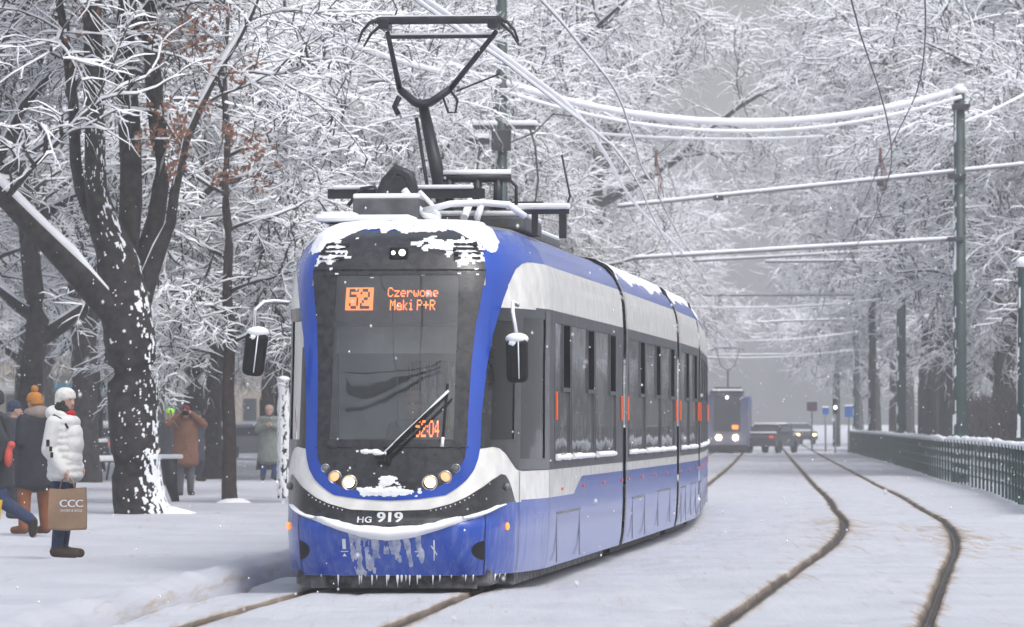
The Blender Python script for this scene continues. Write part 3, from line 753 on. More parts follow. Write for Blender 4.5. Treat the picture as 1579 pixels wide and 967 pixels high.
b = MB(); b.tube([nose_pt(0.41, z, 0.008) for z in (0.30, 0.36, 0.42, 0.48)], 0.006, 5); b.tube([nose_pt(0.385, 0.43, 0.008), nose_pt(0.435, 0.35, 0.008)], 0.005, 5); b.build('coupler_mark', M['lettering'], sk)

# ---- destination display (dot matrix)
GL = {'C': ['01110', '10001', '10000', '10000', '10000', '10001', '01110'], 'z': ['00000', '00000', '11111', '00010', '00100', '01000', '11111'],
      'e': ['00000', '00000', '01110', '10001', '11111', '10000', '01110'], 'r': ['00000', '00000', '10110', '11001', '10000', '10000', '10000'],
      'w': ['00000', '00000', '10001', '10001', '10101', '10101', '01010'], 'o': ['00000', '00000', '01110', '10001', '10001', '10001', '01110'],
      'n': ['00000', '00000', '10110', '11001', '10001', '10001', '10001'], 'M': ['10001', '11011', '10101', '10101', '10001', '10001', '10001'],
      'a': ['00000', '00000', '01110', '00001', '01111', '10001', '01111'], 'k': ['10000', '10000', '10010', '10100', '11000', '10100', '10010'],
      'i': ['010', '000', '110', '010', '010', '010', '111'], ' ': ['00'] * 7, 'P': ['11110', '10001', '10001', '11110', '10000', '10000', '10000'],
      '+': ['00000', '00100', '00100', '11111', '00100', '00100', '00000'], 'R': ['11110', '10001', '10001', '11110', '10100', '10010', '10001'],
      '5': ['11111', '10000', '11110', '00001', '00001', '10001', '01110'], '2': ['01110', '10001', '00001', '00110', '01000', '10000', '11111'],
      ':': ['0', '0', '1', '0', '1', '0', '0'], '0': ['01110', '10001', '10001', '10001', '10001', '10001', '01110'], '4': ['00010', '00110', '01010', '10010', '11111', '00010', '00010'],
      '-': ['000', '000', '000', '111', '000', '000', '000']}
def led_rows(t):
    return ['0'.join(GL[c][r] for c in t) for r in range(7)]
def led_build(rows, l0, l1, z0, z1, off, m, name, parent, fill=1.0, invert=False):
    b = MB(); nr = len(rows); nc = len(rows[0]); cw = (l1 - l0) / nc; ch = (z1 - z0) / nr
    for r in range(nr):
        for c in range(nc):
            if (rows[r][c] == '1') != invert:
                x = l0 + (c + 0.5) * cw; z = z1 - (r + 0.5) * ch; hx = cw * 0.5 * fill; hz = ch * 0.5 * fill
                b.add([nose_pt(x - hx, z - hz, off), nose_pt(x + hx, z - hz, off), nose_pt(x + hx, z + hz, off), nose_pt(x - hx, z + hz, off)], [(0, 1, 2, 3)], 0, False)
    return b.build(name, m, parent)
b = MB(); patch_z(b, lambda z: -0.62, lambda z: 0.62, 2.44, 2.865, 8, 15, -0.05); disp = b.build('destination_display', M['frame'], tram)
big = ['1' * 17] * 2 + ['11' + ''.join(ch * 1 for ch in r) + '11' for r in []]
def scale_rows(rows, ky): return [r for r in rows for _ in range(ky)]
d52 = scale_rows(led_rows('52'), 2)
d52 = ['0' * 15] + ['00' + r + '00' for r in d52] + ['0' * 15]
led_build(d52, -0.475, -0.215, 2.545, 2.755, -0.042, M['led_hot'], 'route_number', disp, 0.98, invert=True)
led_build(led_rows('Czerwone'), -0.085, 0.375, 2.665, 2.755, -0.042, M['led'], 'route_lettering', disp, 0.92)
led_build(led_rows('Maki P+R'), -0.060, 0.350, 2.545, 2.640, -0.042, M['led'], 'route_lettering', disp, 0.92)
b = MB(); patch_z(b, lambda z: 0.19, lambda z: 0.455, 1.385, 1.575, 2, 5, -0.06); dn = b.build('duty_number_display', M['black'], tram)
led_build(scale_rows(led_rows('52:04'), 1), 0.215, 0.43, 1.405, 1.555, -0.05, M['led'], 'duty_lettering', dn, 0.95)

# ---- inside the cab and the cars
b = MB()
b.box((0, 6.6, 0.42), (2.28, 9.0, 0.06)); b.box((0, 6.6, 2.72), (2.2, 8.6, 0.05))
b.box((-0.62, 2.35, 1.6), (1.0, 0.05, 2.2)); b.box((0.78, 2.35, 1.6), (0.7, 0.05, 2.2)); b.box((0.16, 2.36, 2.40), (0.58, 0.05, 0.6))
b.box((0.0, 1.65, 2.42), (1.3, 1.2, 0.05)); b.build('cab_wall', M['inner'], tram)
b = MB(); b.box((0, 0.95, 1.05), (1.5, 0.75, 0.45), bev=0.08); b.box((0.0, 0.85, 1.32), (0.9, 0.3, 0.12), bev=0.04); b.build('dashboard', M['inner_dark'], tram)
b = MB(); b.box((0, 0.98, 2.27), (1.20, 0.02, 0.24)); b.build('sun_blind', M['white'], tram)
b = MB(); b.box((-0.66, 1.3, 1.8), (0.06, 0.1, 1.3)); b.box((0.66, 1.3, 1.8), (0.06, 0.1, 1.3)); b.build('cab_pillar', M['inner_dark'], tram)
b = MB(); b.box((0.10, 1.45, 0.95), (0.5, 0.5, 0.12), bev=0.04); b.box((0.10, 1.70, 1.15), (0.48, 0.12, 0.65), bev=0.04); b.build('driver_seat', M['seat'], tram)
b = MB()
for s in (-1, 1):
    for y in np.arange(3.6, 10.2, 0.95):
        b.box((s * 0.78, y, 0.85), (0.62, 0.42, 0.08), bev=0.02); b.box((s * 0.78, y + 0.2, 1.15), (0.62, 0.07, 0.62), bev=0.02)
b.build('passenger_seats', M['seat'], tram)
b = MB()
for s in (-1, 1):
    for y in np.arange(3.2, 10.5, 1.6): b.tube([(s * 0.42, y, 0.42), (s * 0.42, y, 2.7)], 0.018, 6)
b.build('grab_pole', M['yellow'], tram)

# ---- snow on the front
def snow_patch(name, l0, l1, zs, fun, parent, nl=150, m='snow', base=0.009):
    b = MB(); ls = np.linspace(l0, l1, nl); LL, ZZ = np.meshgrid(ls, zs); f = fun(LL, ZZ)
    P = np.stack([nose_pt(LL, ZZ, base), nose_pt(LL, ZZ, base + 1.0)]); n = P[1] - P[0]
    P = P[0] + n * np.clip(f, 0, 1)[..., None]
    keep = (np.maximum(np.maximum(f[:-1, :-1], f[1:, :-1]), np.maximum(f[:-1, 1:], f[1:, 1:])) > 0)
    b.grid(P, keep=keep.tolist()); return b.build(name, M[m], parent)
def top_snow(l, z):
    a = np.abs(l)
    lim = 3.262 + 0.10 * (fnoise(l * 2.2 + 3, z * 0, 4) - 0.5) + 0.10 * (fnoise(l * 9 + 3, z * 7, 14) - 0.5) - 0.20 * np.exp(-((l - 0.98) / 0.26) ** 2) - 0.20 * np.exp(-((l + 0.95) / 0.35) ** 2)
    f = (z - lim) * 0.18
    pat = np.exp(-((a - 0.66) / 0.20) ** 2) * np.exp(-((z - 3.03) / 0.15) ** 2)
    f2 = 0.05 * (pat - 0.66 + 1.3 * (fnoise(l * 15, z * 20, 8) - 0.5))
    f3 = 0.03 * (np.exp(-((l - 0.45) / 0.30) ** 2) * np.exp(-((z - 3.14) / 0.06) ** 2) - 0.55 + 1.6 * (fnoise(l * 16, z * 22, 18) - 0.5))
    f = np.maximum(np.maximum(f, f2), f3)
    f = np.where(a > 1.25, f - (a - 1.25) * 0.4 * (l > 0) - (a - 1.6).clip(0) * (l < 0), f)
    return np.minimum(f, 0.020) + 0.012 * (fnoise(l * 5, z * 12, 2) - 0.5) * (f > 0.005)
snow_patch('roof_front_snow', -1.9, 1.9, np.r_[np.linspace(2.82, 3.3, 70), np.linspace(3.304, 3.398, 30)], top_snow, tram, 240)
def ledge_snow(l, t):    # here z runs relative to the ledge line
    return t
b = MB(); ls = np.linspace(-1.22, 1.30, 130)
rows = []
for l in ls:
    a = abs(l); h = 0.035 + 0.085 * math.exp(-(a / 0.42) ** 2) + 0.03 * (float(fnoise(l * 5, 0.3, 6)) - 0.4)
    h *= 1 - 0.6 * max(0, a - 1.0) / 0.3
    zl = float(ledge_z(a)) - 0.014 - 0.05 * math.exp(-(a / 0.4) ** 2)
    col = []
    for k in range(7):
        t = k / 6; col.append(nose_pt(l, zl + (h) * t, 0.006 + 0.065 * math.sin(math.pi * min(1, t * 1.0)) ** 0.7 * (h / 0.1) ** 0.6))
    rows.append(col)
b.grid(np.stack(rows, 1)); b.build('bumper_snow', M['snow'], tram)
def streaks(l, z):
    c = [(-0.30, 0.075, 0.18), (-0.13, 0.05, 0.33), (0.06, 0.05, 0.30), (0.16, 0.03, 0.25), (0.27, 0.035, 0.28), (-0.20, 0.06, 0.20), (0.0, 0.10, 0.36)]
    f = -1 + 0 * l
    for (a, w, z0) in c:
        f = np.maximum(f, 0.9 - ((l - a - 0.15 * (0.5 - z)) / w) ** 2 * 1.2 - 2.2 * (z < z0) * ((z0 - z) / 0.08) - (0.50 - z).clip(0) * (1.2 if a > -0.25 else 0.2))
    return 0.010 * (f - 0.42 + 2.2 * (fnoise(l * 30, z * 11, 31) - 0.5))
snow_patch('frozen_snow_streaks', -0.45, 0.45, np.linspace(0.17, 0.56, 90), streaks, tram, 200, m='frost', base=0.006)
def mask_snow(l, z):
    g = np.exp(-((l + 0.02) / 0.30) ** 2) * np.exp(-((z - 0.91) / 0.045) ** 2) * 1.2
    g2 = np.exp(-((l + 0.20) / 0.13) ** 2) * np.exp(-((z - 1.262) / 0.020) ** 2)
    g3 = np.exp(-((l + 0.02) / 0.13) ** 2) * np.exp(-((z - 1.00) / 0.05) ** 2) * 0.9
    return 0.014 * (np.maximum(np.maximum(g, g2), g3) - 0.60 + 1.3 * (fnoise(l * 22, z * 30, 41) - 0.5))
snow_patch('mask_snow', -0.62, 0.62, np.linspace(0.86, 1.30, 80), mask_snow, tram, 160, base=0.013)
b = MB()      # icicles under the skirt
ri = random.Random(3)
for i in range(30):
    b = MB(); l = ri.uniform(-1.0, 1.5) if i > 14 else ri.uniform(-0.5, 0.4); p = nose_pt(l, 0.17, -0.005); L = ri.uniform(0.02, 0.07) + (0.05 if i < 12 else 0)
    b.tube([tuple(p), (p[0], p[1], p[2] - L * 0.5), (p[0], p[1], p[2] - L)], [0.010, 0.006, 0.001], 5)
    b.build('icicle', M['twig_snow'], tram)

# ---- wiper
def np3(l, z, off): return Vector(nose_pt(l, z, off))
a0 = np3(-0.075, 1.20, 0.05); a1 = np3(0.50, 1.78, 0.05)
b = MB(); b.tube([a0, a0.lerp(a1, 0.5) + Vector((0, -0.02, 0)), a1], [0.017, 0.014, 0.010], 6); b.tube([a0 + Vector((0.05, 0, -0.03)), a1 + Vector((0.03, 0, -0.06))], 0.010, 6)
b.box(tuple(a0), (0.09, 0.06, 0.07), bev=0.015); b.box(tuple(a0 + Vector((0.05, 0, -0.03))), (0.06, 0.05, 0.05), bev=0.01)
wp = b.build('wiper', M['black'], tram)
b = MB(); c0 = np3(0.46, 1.30, 0.022); c1 = np3(0.49, 1.86, 0.022); b.tube([c0, c1], 0.012, 6); b.build('wiper_blade', M['black'], wp)
b = MB(); b.tube([a0.lerp(a1, t) + Vector((0, -0.006, 0.014)) for t in (0.05, 0.3, 0.6, 0.85, 1)], [0.010, 0.013, 0.008, 0.013, 0.012], 6)
b.sphere(tuple(a0 + Vector((-0.02, -0.01, 0.035))), (0.055, 0.035, 0.02)); b.tube([c0, c0.lerp(c1, 0.15)], 0.016, 5); b.build('wiper_snow', M['snow'], wp)

# ---- mirrors
def mirror(pts, c, label, dims, tilt):
    b = MB(); b.tube(pts, 0.016, 8); arm = b
    h = MB(); h.box(c, dims, ry=tilt, bev=0.05, taper=1.04); m_ = h.build('mirror', M['black'], tram)
    arm.build('mirror_arm', M['grey_metal'], m_)
    s = MB(); R = Matrix.Rotation(tilt, 3, 'Y')
    top = Vector(c) + R @ Vector((0, 0, dims[2] / 2))
    s.sphere(tuple(top + Vector((0, 0, -0.005))), (dims[0] * 0.56, dims[1] * 0.6, 0.055), 14, 8); s.sphere(tuple(top + Vector((-0.03, 0, -0.05))), (dims[0] * 0.35, dims[1] * 0.58, 0.05), 12, 8)
    s.tube([Vector(p) + Vector((0, 0, 0.012)) for p in pts], 0.017, 6)
    v = Vector(c) + R @ Vector((0.02, -dims[1] / 2 - 0.002, 0))
    s.tube([v + R @ Vector((0, 0, dims[2] * 0.42)), v + R @ Vector((0, 0, -dims[2] * 0.42))], 0.006, 5)
    s.build('mirror_snow', M['snow'], m_)
mirror([(-1.0, 0.7, 2.60), (-1.12, 0.62, 2.61), (-1.20, 0.55, 2.60), (-1.27, 0.5, 2.53), (-1.28, 0.5, 2.34)], (-1.275, 0.5, 2.14), 'left', (0.19, 0.16, 0.40), 0.12)
mirror([(1.06, 0.95, 2.58), (1.03, 0.78, 2.60), (1.04, 0.70, 2.50), (1.075, 0.66, 2.32)], (1.085, 0.66, 2.08), 'right', (0.19, 0.16, 0.40), -0.02)

# ---- side furniture of the cars
def lower_details(side, y0, y1, parent, lamps, hatches, strips):
    x = side * BODY_HW * 1.0
    for y in lamps:
        b = MB(); b.box((side * (BODY_HW + 0.008), y, 0.885), (0.014, 0.10, 0.028), bev=0.005); b.build('side_marker_lamp', M['orange'], parent)
    for y in strips:
        b = MB(); b.box((side * (BODY_HW + 0.014), y, 1.68), (0.02, 0.08, 0.27), bev=0.006); b.build('door_signal_strip', M['orange'], parent)
    for (a, c, za, zb) in hatches:
        b = MB(); b.box((side * (BODY_HW + 0.001), (a + c) / 2, zb), (0.012, c - a, 0.022))
        for y in (a, c): b.box((side * (BODY_HW - 0.0045), y, (za + zb) / 2 - 0.004), (0.012, 0.014, zb - za))
        b.build('hatch', M['grey_metal'], parent)
for sd in (-1, 1):
    lower_details(sd, 3.0, S1_END, body1, (3.7, 6.0, 8.4, 10.75), [(3.2, 5.6, 0.2, 0.66)], (3.03, 10.62))
# darker blue-topped lower band begins behind the front door
b = MB()
for sd in (-1, 1):
    P = [[(sd * (BODY_HW + 0.003), y, z) for z in (0.815, 0.815 + 0.17 * min(1, max(0, (y - 4.9) / 0.9)))] for y in np.linspace(4.9, S1_END, 20)]
    b.grid(np.array(P), flip=(sd > 0))
b.build('blue_side_band', M['blue'], tram)

def make_section(L, nwin, doors, m_name='rear_car_body'):
    """a following car; y runs from 0 to L"""
    fn = lambda side, l, z: [side * BODY_HW * float(_Wz(z)), l, z]
    wins = win_list(0.35, L - 0.35, nwin)
    rows_old = None
    o = skin(m_name, fn, 0.0, L, wins, parent=tram)
    side_details(fn, o, 0, L, wins)
    b = MB()
    for s in (-1, 1):
        P = [[(s * (BODY_HW + 0.003), y, z) for z in (0.815, 0.985)] for y in np.linspace(0, L, 3)]
        b.grid(np.array(P), flip=(s > 0))
    b.build('blue_side_band', M['blue'], o)
    for s in (-1, 1):
        lower_details(s, 0.0, L, o, np.arange(0.4, L, 2.2), [(L * 0.12, L * 0.34, 0.2, 0.66), (L * 0.6, L * 0.85, 0.25, 0.68)], (0.22, L - 0.25))
    b = MB(); b.box((0, L / 2, 0.42), (2.2, L, 0.06)); b.box((0, L / 2, 2.72), (2.2, L, 0.05))
    b.build('car_floor', M['inner'], o)
    b = MB()
    for s in (-1, 1):
        for y in np.arange(0.9, L - 0.5, 1.0):
            b.box((s * 0.78, y, 0.85), (0.62, 0.42, 0.08), bev=0.02); b.box((s * 0.78, y + 0.2, 1.15), (0.62, 0.07, 0.62), bev=0.02)
    b.build('passenger_seats', M['seat'], o)
    # bright joint rim and dark bellows at the front end
    b = MB(); R1 = np.array([[ [s * (BODY_HW * float(_Wz(z)) + 0.012), yy, z + (0.012 if z > 3.2 else 0)] for (s, z) in [(1, z) for z in Z_ROWS] + [(-1, z) for z in Z_ROWS[::-1]]] for yy in (-0.02, 0.08)])
    b.grid(R1); b.build('joint_rim', M['grey_metal'], o)
    b = MB()
    for q in range(6):
        yy = -0.40 + q * 0.08; w = 0.95 if q % 2 else 0.985
        ring = [[s * BODY_HW * w * float(_Wz(z)), yy, 0.02 + z * 0.985] for (s, z) in [(1, z) for z in Z_ROWS] + [(-1, z) for z in Z_ROWS[::-1]]]
        if q == 0: R0 = []
        R0.append(ring)
    b.grid(np.array(R0)); b.build('joint_bellows', M['black'], o)
    b = MB(); b.box((0, L / 2, 0.17), (2.0, L - 0.6, 0.24))
    b.build('underframe', M['black'], o)
    b = MB(); n = int(L / 0.25)      # snow on the curved roof edge
    ys = np.linspace(0.1, L - 0.1, n * 3); zs = np.r_[np.linspace(3.02, 3.3, 26), 3.33, 3.36, 3.38, 3.398]
    for s in (-1, 1):
        YY, ZZ = np.meshgrid(ys, zs)
        f = (ZZ - 3.17 + 0.22 * (fnoise(YY * 0.9 + s * 5 + L, ZZ * 2, int(L * 3), 3) - 0.5) + 0.08 * (fnoise(YY * 5, ZZ * 8, 4) - 0.5)) * 0.5
        f = np.minimum(f, 0.03)
        P = np.stack([s * (BODY_HW * _Wz(ZZ) + np.clip(f, 0, 1) * 0.6), YY, ZZ + 0.003 + np.clip(f, 0, 1)], -1)
        keep = (np.maximum(np.maximum(f[:-1, :-1], f[1:, :-1]), np.maximum(f[:-1, 1:], f[1:, 1:])) > 0)
        b.grid(P, keep=keep.tolist(), flip=(s < 0))
    b.build('roof_edge_snow', M['snow'], o)
    return o
# joints along the track centreline
ca, sa = math.cos(TRAM_A), math.sin(TRAM_A)
def to_local(X, Y):
    dx, dy = X - TRAM_X, Y - TRAM_Y
    return dx * ca - dy * sa, dx * sa + dy * ca
yj = TRAM_Y + (S1_END + 0.2) * ca; xj = TRAM_X + (S1_END + 0.2) * sa
for L, nw in ((9.0, 3), (5.3, 2), (9.0, 3), (10.6, 4)):
    span = L + 0.4
    x0, y0 = xj, yj
    target = float(near_c(y0 + span)); k = 0.0
    ang = math.atan2(target - x0, span)
    xj, yj = x0 + math.sin(ang) * span, y0 + math.cos(ang) * span
    xs, ys = x0 + math.sin(ang) * 0.2, y0 + math.cos(ang) * 0.2
    o = make_section(L, nw, None)
    lx, ly = to_local(xs, ys); o.location = (lx, ly, 0); o.rotation_euler = (0, 0, -(ang - TRAM_A))
# underframe, bogie and plough of the front car
b = MB(); b.box((0, 5.9, 0.17), (2.0, 9.4, 0.24)); b.box((0, 0.75, 0.14), (1.75, 0.7, 0.16), bev=0.03); b.box((0.0, 0.42, 0.09), (1.5, 0.06, 0.10))
b.build('underframe', M['grime'], tram)
for y in (2.3, 4.1):
    for s in (-1, 1):
        b = MB(); P = []
        for (r, x) in ((0.05, 0.07), (0.30, 0.07), (0.32, 0.04), (0.32, -0.05), (0.34, -0.065), (0.05, -0.07)):
            P.append([(s * (G2 - 0.02) + s * x, y + r * math.cos(a), 0.29 + r * math.sin(a)) for a in np.linspace(0, 2 * math.pi, 28, endpoint=False)])
        b.grid(np.array(P), closed=True, flip=s > 0); b.build('wheel', M['dark_metal'], tram)
# ---- roof equipment and pantograph (tram coordinates, metres above the rail)
M['roofgrey'] = mat('roof_grey', (0.085, 0.088, 0.095), 0.6, var=0.3, vscale=6)
b = MB()
b.box((-0.30, 2.45, 3.50), (0.62, 0.7, 0.24), bev=0.02); b.box((0.20, 4.4, 3.44), (1.3, 1.8, 0.14), bev=0.03); b.box((0.1, 7.6, 3.42), (1.2, 2.4, 0.10), bev=0.03)
b.build('roof_box', M['roofgrey'], tram)
b = MB()
b.box((-0.22, 3.0, 3.70), (1.5, 0.09, 0.09)); b.box((0.15, 3.9, 3.62), (1.7, 0.10, 0.08)); b.box((-0.4, 3.4, 3.62), (0.08, 1.0, 0.08)); b.box((0.45, 3.4, 3.62), (0.08, 1.0, 0.08))
b.tube([(-0.45, 2.75, 3.62), (-0.38, 2.75, 3.80), (-0.28, 2.75, 3.92), (-0.16, 2.75, 3.86), (-0.10, 2.75, 3.62)], 0.055, 8)
b.box((-0.27, 2.78, 3.74), (0.24, 0.12, 0.26), bev=0.03)
b.tube([(-0.75, 2.8, 3.58), (-0.62, 2.8, 3.74), (-0.5, 2.8, 3.76), (-0.42, 2.8, 3.62)], 0.02, 6)
for x in (0.15, 0.42, 0.62):
    b.tube([(x, 3.3, 3.55), (x + 0.01, 3.3, 3.86)], [0.05, 0.04], 8)
b.tube([(0.1, 3.3, 3.86), (0.75, 3.3, 3.86)], 0.045, 8); b.tube([(0.72, 3.3, 3.86), (0.80, 3.3, 3.78), (0.80, 3.3, 3.6)], 0.018, 6)
b.box((0.98, 3.6, 3.55), (0.60, 0.06, 0.05)); b.box((1.22, 3.6, 3.44), (0.07, 0.07, 0.30)); b.box((0.95, 3.6, 3.44), (0.06, 0.06, 0.22)); b.tube([(1.22, 3.6, 3.5), (1.28, 3.7, 3.7), (1.20, 3.7, 4.1)], 0.012, 6)
pb = b.build('roof_frame', M['dark_metal'], tram)
b = MB()
b.tube([(0.05, 2.2, 3.50), (0.3, 2.15, 3.56), (0.6, 2.15, 3.57), (0.85, 2.15, 3.55), (1.0, 2.2, 3.44)], 0.032, 8)
b.tube([(-0.15, 2.3, 3.70), (-0.05, 2.25, 3.56), (0.06, 2.2, 3.46), (0.2, 2.15, 3.42)], 0.035, 8); b.tube([(0.0, 2.25, 3.68), (0.12, 2.2, 3.56), (0.2, 2.15, 3.44)], 0.024, 8)
b.tube([(0.60, 2.15, 3.55), (0.56, 2.1, 3.40)], 0.025, 6); b.tube([(0.4, 2.9, 3.62), (0.38, 2.6, 3.45)], 0.04, 6); b.tube([(0.52, 2.9, 3.62), (0.50, 2.6, 3.45)], 0.03, 6)
b.box((-0.30, 2.45, 3.635), (0.62, 0.7, 0.05), bev=0.02); b.box((-0.25, 2.98, 3.76), (1.35, 0.1, 0.04), bev=0.015)
b.box((0.98, 3.6, 3.60), (0.62, 0.10, 0.06), bev=0.02); b.tube([(0.1, 3.3, 3.91), (0.75, 3.3, 3.91)], 0.032, 8); b.box((0.20, 4.4, 3.53), (1.3, 1.8, 0.05), bev=0.022)
b.box((-0.72, 2.1, 3.43), (0.35, 0.5, 0.10), bev=0.04); b.box((0.1, 7.6, 3.49), (1.2, 2.4, 0.05), bev=0.022)
b.box((-0.45, 2.0, 3.41), (0.9, 0.8, 0.06), bev=0.028)
b.build('roof_snow', M['snow'], tram)
pan = MB()
k0 = Vector((0.04, 3.9, 3.62)); k1 = Vector((-0.21, 4.25, 4.60))
pan.tube([k0, k1], [0.078, 0.052], 10); pan.tube([k0 + Vector((-0.14, 0, 0)), k1 + Vector((-0.07, 0, -0.1))], 0.018, 6)
pn = pan.build('pantograph_lower_arm', M['dark_metal'], tram)
elb = Vector((-0.21, 4.2, 4.63))
b = MB()
b.tube([elb + Vector((-0.23, 0, 0.15)), elb + Vector((-0.08, 0, 0.02)), elb, elb + Vector((0.08, 0, 0.02)), elb + Vector((0.27, 0, 0.15))], [0.036, 0.042, 0.048, 0.042, 0.036], 8)
L0 = elb + Vector((-0.23, 0, 0.15)); R0_ = elb + Vector((0.27, 0, 0.15))
hl = Vector((-0.60, 3.75, 5.34)); hr = Vector((0.66, 3.75, 5.34))
b.tube([L0, hl + Vector((0.10, 0, -0.04))], [0.030, 0.024], 8); b.tube([R0_, hr + Vector((-0.10, 0, -0.04))], [0.030, 0.024], 8); b.tube([R0_ + Vector((0.06, 0.02, -0.02)), hr + Vector((-0.08, 0.05, -0.45))], 0.010, 5)
b.tube([elb + Vector((0.20, 0, 0.06)), elb + Vector((0.25, 0, -0.08)), elb + Vector((0.32, 0, -0.08)), elb + Vector((0.34, 0, 0.04)), elb + Vector((0.28, 0, 0.12))], 0.012, 6)
b.tube([elb + Vector((-0.23, 0, 0.08)), elb + Vector((-0.28, 0, -0.02)), elb + Vector((-0.24, 0, -0.10))], 0.03, 6)
b.build('upper_arm_frame', M['dark_metal'], pn)
b = MB()
b.box((0.01, 3.70, 5.41), (1.22, 0.06, 0.075), bev=0.02); b.box((0.01, 3.95, 5.27), (1.04, 0.035, 0.035), bev=0.01)
for s in (-1, 1):
    b.tube([(s * 0.58, 3.7, 5.42), (s * 0.67, 3.7, 5.39), (s * 0.74, 3.7, 5.31), (s * 0.78, 3.7, 5.20)], [0.026, 0.018, 0.014, 0.010], 8)
    b.tube([(s * 0.58, 3.95, 5.40), (s * 0.69, 3.95, 5.30), (s * 0.76, 3.95, 5.18)], [0.018, 0.014, 0.010], 8)
    b.box((s * 0.53, 3.8, 5.38), (0.10, 0.3, 0.10), bev=0.015)
b.build('collector_head', M['dark_metal'], pn)
b = MB(); b.box((0.0, 3.70, 5.453), (1.1, 0.05, 0.012)); b.box((0.0, 3.95, 5.30), (1.0, 0.04, 0.018)); b.build('collector_snow', M['snow'], pn)
# ------------------------------------------------------------------ street
def px(x, d): return (x - 789.5) / 7300.0 * d
def pz(y, d): return CAM_H + (652.0 - y) / 7300.0 * d
M['brick'] = mat('plaster', (0.42, 0.36, 0.29), 0.85, var=0.15, vscale=0.8)
M['plaster2'] = mat('plaster_grey', (0.33, 0.33, 0.34), 0.85, var=0.15, vscale=0.8)
M['pane'] = mat('house_pane', (0.04, 0.045, 0.055), 0.15)
M['hedge'] = mat('hedge_stem', (0.060, 0.045, 0.045), 0.95, var=0.3, vscale=2)
M['sign_blue'] = mat('sign_blue', (0.02, 0.12, 0.42), 0.5)
M['sign_red'] = mat('sign_maroon', (0.16, 0.07, 0.10), 0.6)
M['teal'] = mat('awning_blue', (0.05, 0.28, 0.45), 0.6)
M['carpaint'] = mat('car_paint_dark', (0.030, 0.030, 0.036), 0.35)
M['carpaint2'] = mat('car_paint_grey', (0.22, 0.23, 0.25), 0.35)
M['red_lamp'] = mat('tail_lamp', (0.4, 0.02, 0.02), 0.3, emit=(1, 0.05, 0.03), estr=0.5)
M['lamp_far'] = mat('lamp_far', (0.9, 0.7, 0.4), 0.3, emit=(1.0, 0.72, 0.38), estr=22.0)
M['oldblue'] = mat('old_tram_blue', (0.05, 0.11, 0.30), 0.4)
M['oldgrey'] = mat('old_tram_grey', (0.13, 0.14, 0.22), 0.4)

# fence of green posts and boards with snow on top
def build_fence():
    fr = empty('park_fence', (float(fence_x(160)), 160, 0)); ox, oy = float(fence_x(160)), 160
    tag(fr, 'long dark green board fence topped with snow beside the tracks', 'fence')
    ys = [78.0]
    while len(ys) < 99: ys.append(ys[-1] + 1.75)
    me = None
    for i, y in enumerate(ys):
        x = float(fence_x(y)) - ox
        b = MB(); b.box((x, y - oy, 0.54), (0.055, 0.06, 1.10), rz=0.0, bev=0.008); b.build('post', M['fence_green'], fr)
    b = MB()
    for (z, h) in ((0.98, 0.09), (0.74, 0.05), (0.50, 0.05), (0.26, 0.05)):
        P = []
        for y in np.linspace(78, ys[-1], 60):
            x = float(fence_x(y)) - ox + 0.05
            P.append([(x, y - oy, z - h / 2), (x, y - oy, z + h / 2), (x + 0.035, y - oy, z + h / 2), (x + 0.035, y - oy, z - h / 2)])
        bb = MB(); bb.grid(np.array(P), closed=True, smooth=False); bb.build('board', M['fence_green'], fr)
        s = MB(); yy = np.arange(78, ys[-1], 0.22); P = []
        for y in yy:
            x = float(fence_x(y)) - ox + 0.065; hh = (0.08 if z > 0.9 else 0.05) + 0.07 * float(fnoise(y * 1.7, z * 9, 3, 3)) + (0.06 * float(vnoise(y * 0.66, z, 8)) if z > 0.9 else 0)
            w = 0.10 if z > 0.9 else 0.06
            P.append([(x - w * 0.6, y - oy, z + h / 2 - 0.01), (x - w * 0.8, y - oy, z + h / 2 + hh * 0.55), (x - w * 0.2, y - oy, z + h / 2 + hh), (x + w * 0.4, y - oy, z + h / 2 + hh * 0.9), (x + w * 0.7, y - oy, z + h / 2 - 0.01)])
        s.grid(np.array(P), flip=True); s.build('board_snow', M['snow'], fr)
build_fence()

def build_hedge():
    rng = np.random.default_rng(9); tm = TreeMesh()
    n = 2600; y = 96 + 150 * rng.random(n); x = fence_x(y) + 2.0 + 5.0 * rng.random(n) + 0.02 * (y - 96)
    h = 1.9 + 0.9 * rng.random(n)
    P = np.zeros((n, 5, 3)); 
    for k in range(5):
        P[:, k, 0] = x + (rng.random(n) - 0.5) * 0.25 * k; P[:, k, 1] = y + (rng.random(n) - 0.5) * 0.2 * k; P[:, k, 2] = h * k / 4
    R = np.full((n, 5), 0.035) * np.linspace(1, 0.5, 5)
    tm.limbs(P, R, rng, k=4, cap=False)
    P2, R2 = children(rng, P, R, 5, 0.8, (30, 60), 4, 0.0, 0.6, t0=0.15, rmax=0.02)
    tm.limbs(P2, R2, rng, k=3, cap=False)
    o = bpy.data.objects.new('hedge', tm.mesh('hedge', [M['hedge'], M['twig_snow']])); COL.objects.link(o)
    tag(o, 'dark bare brown hedge in the park behind the green fence', 'hedge')
build_hedge()

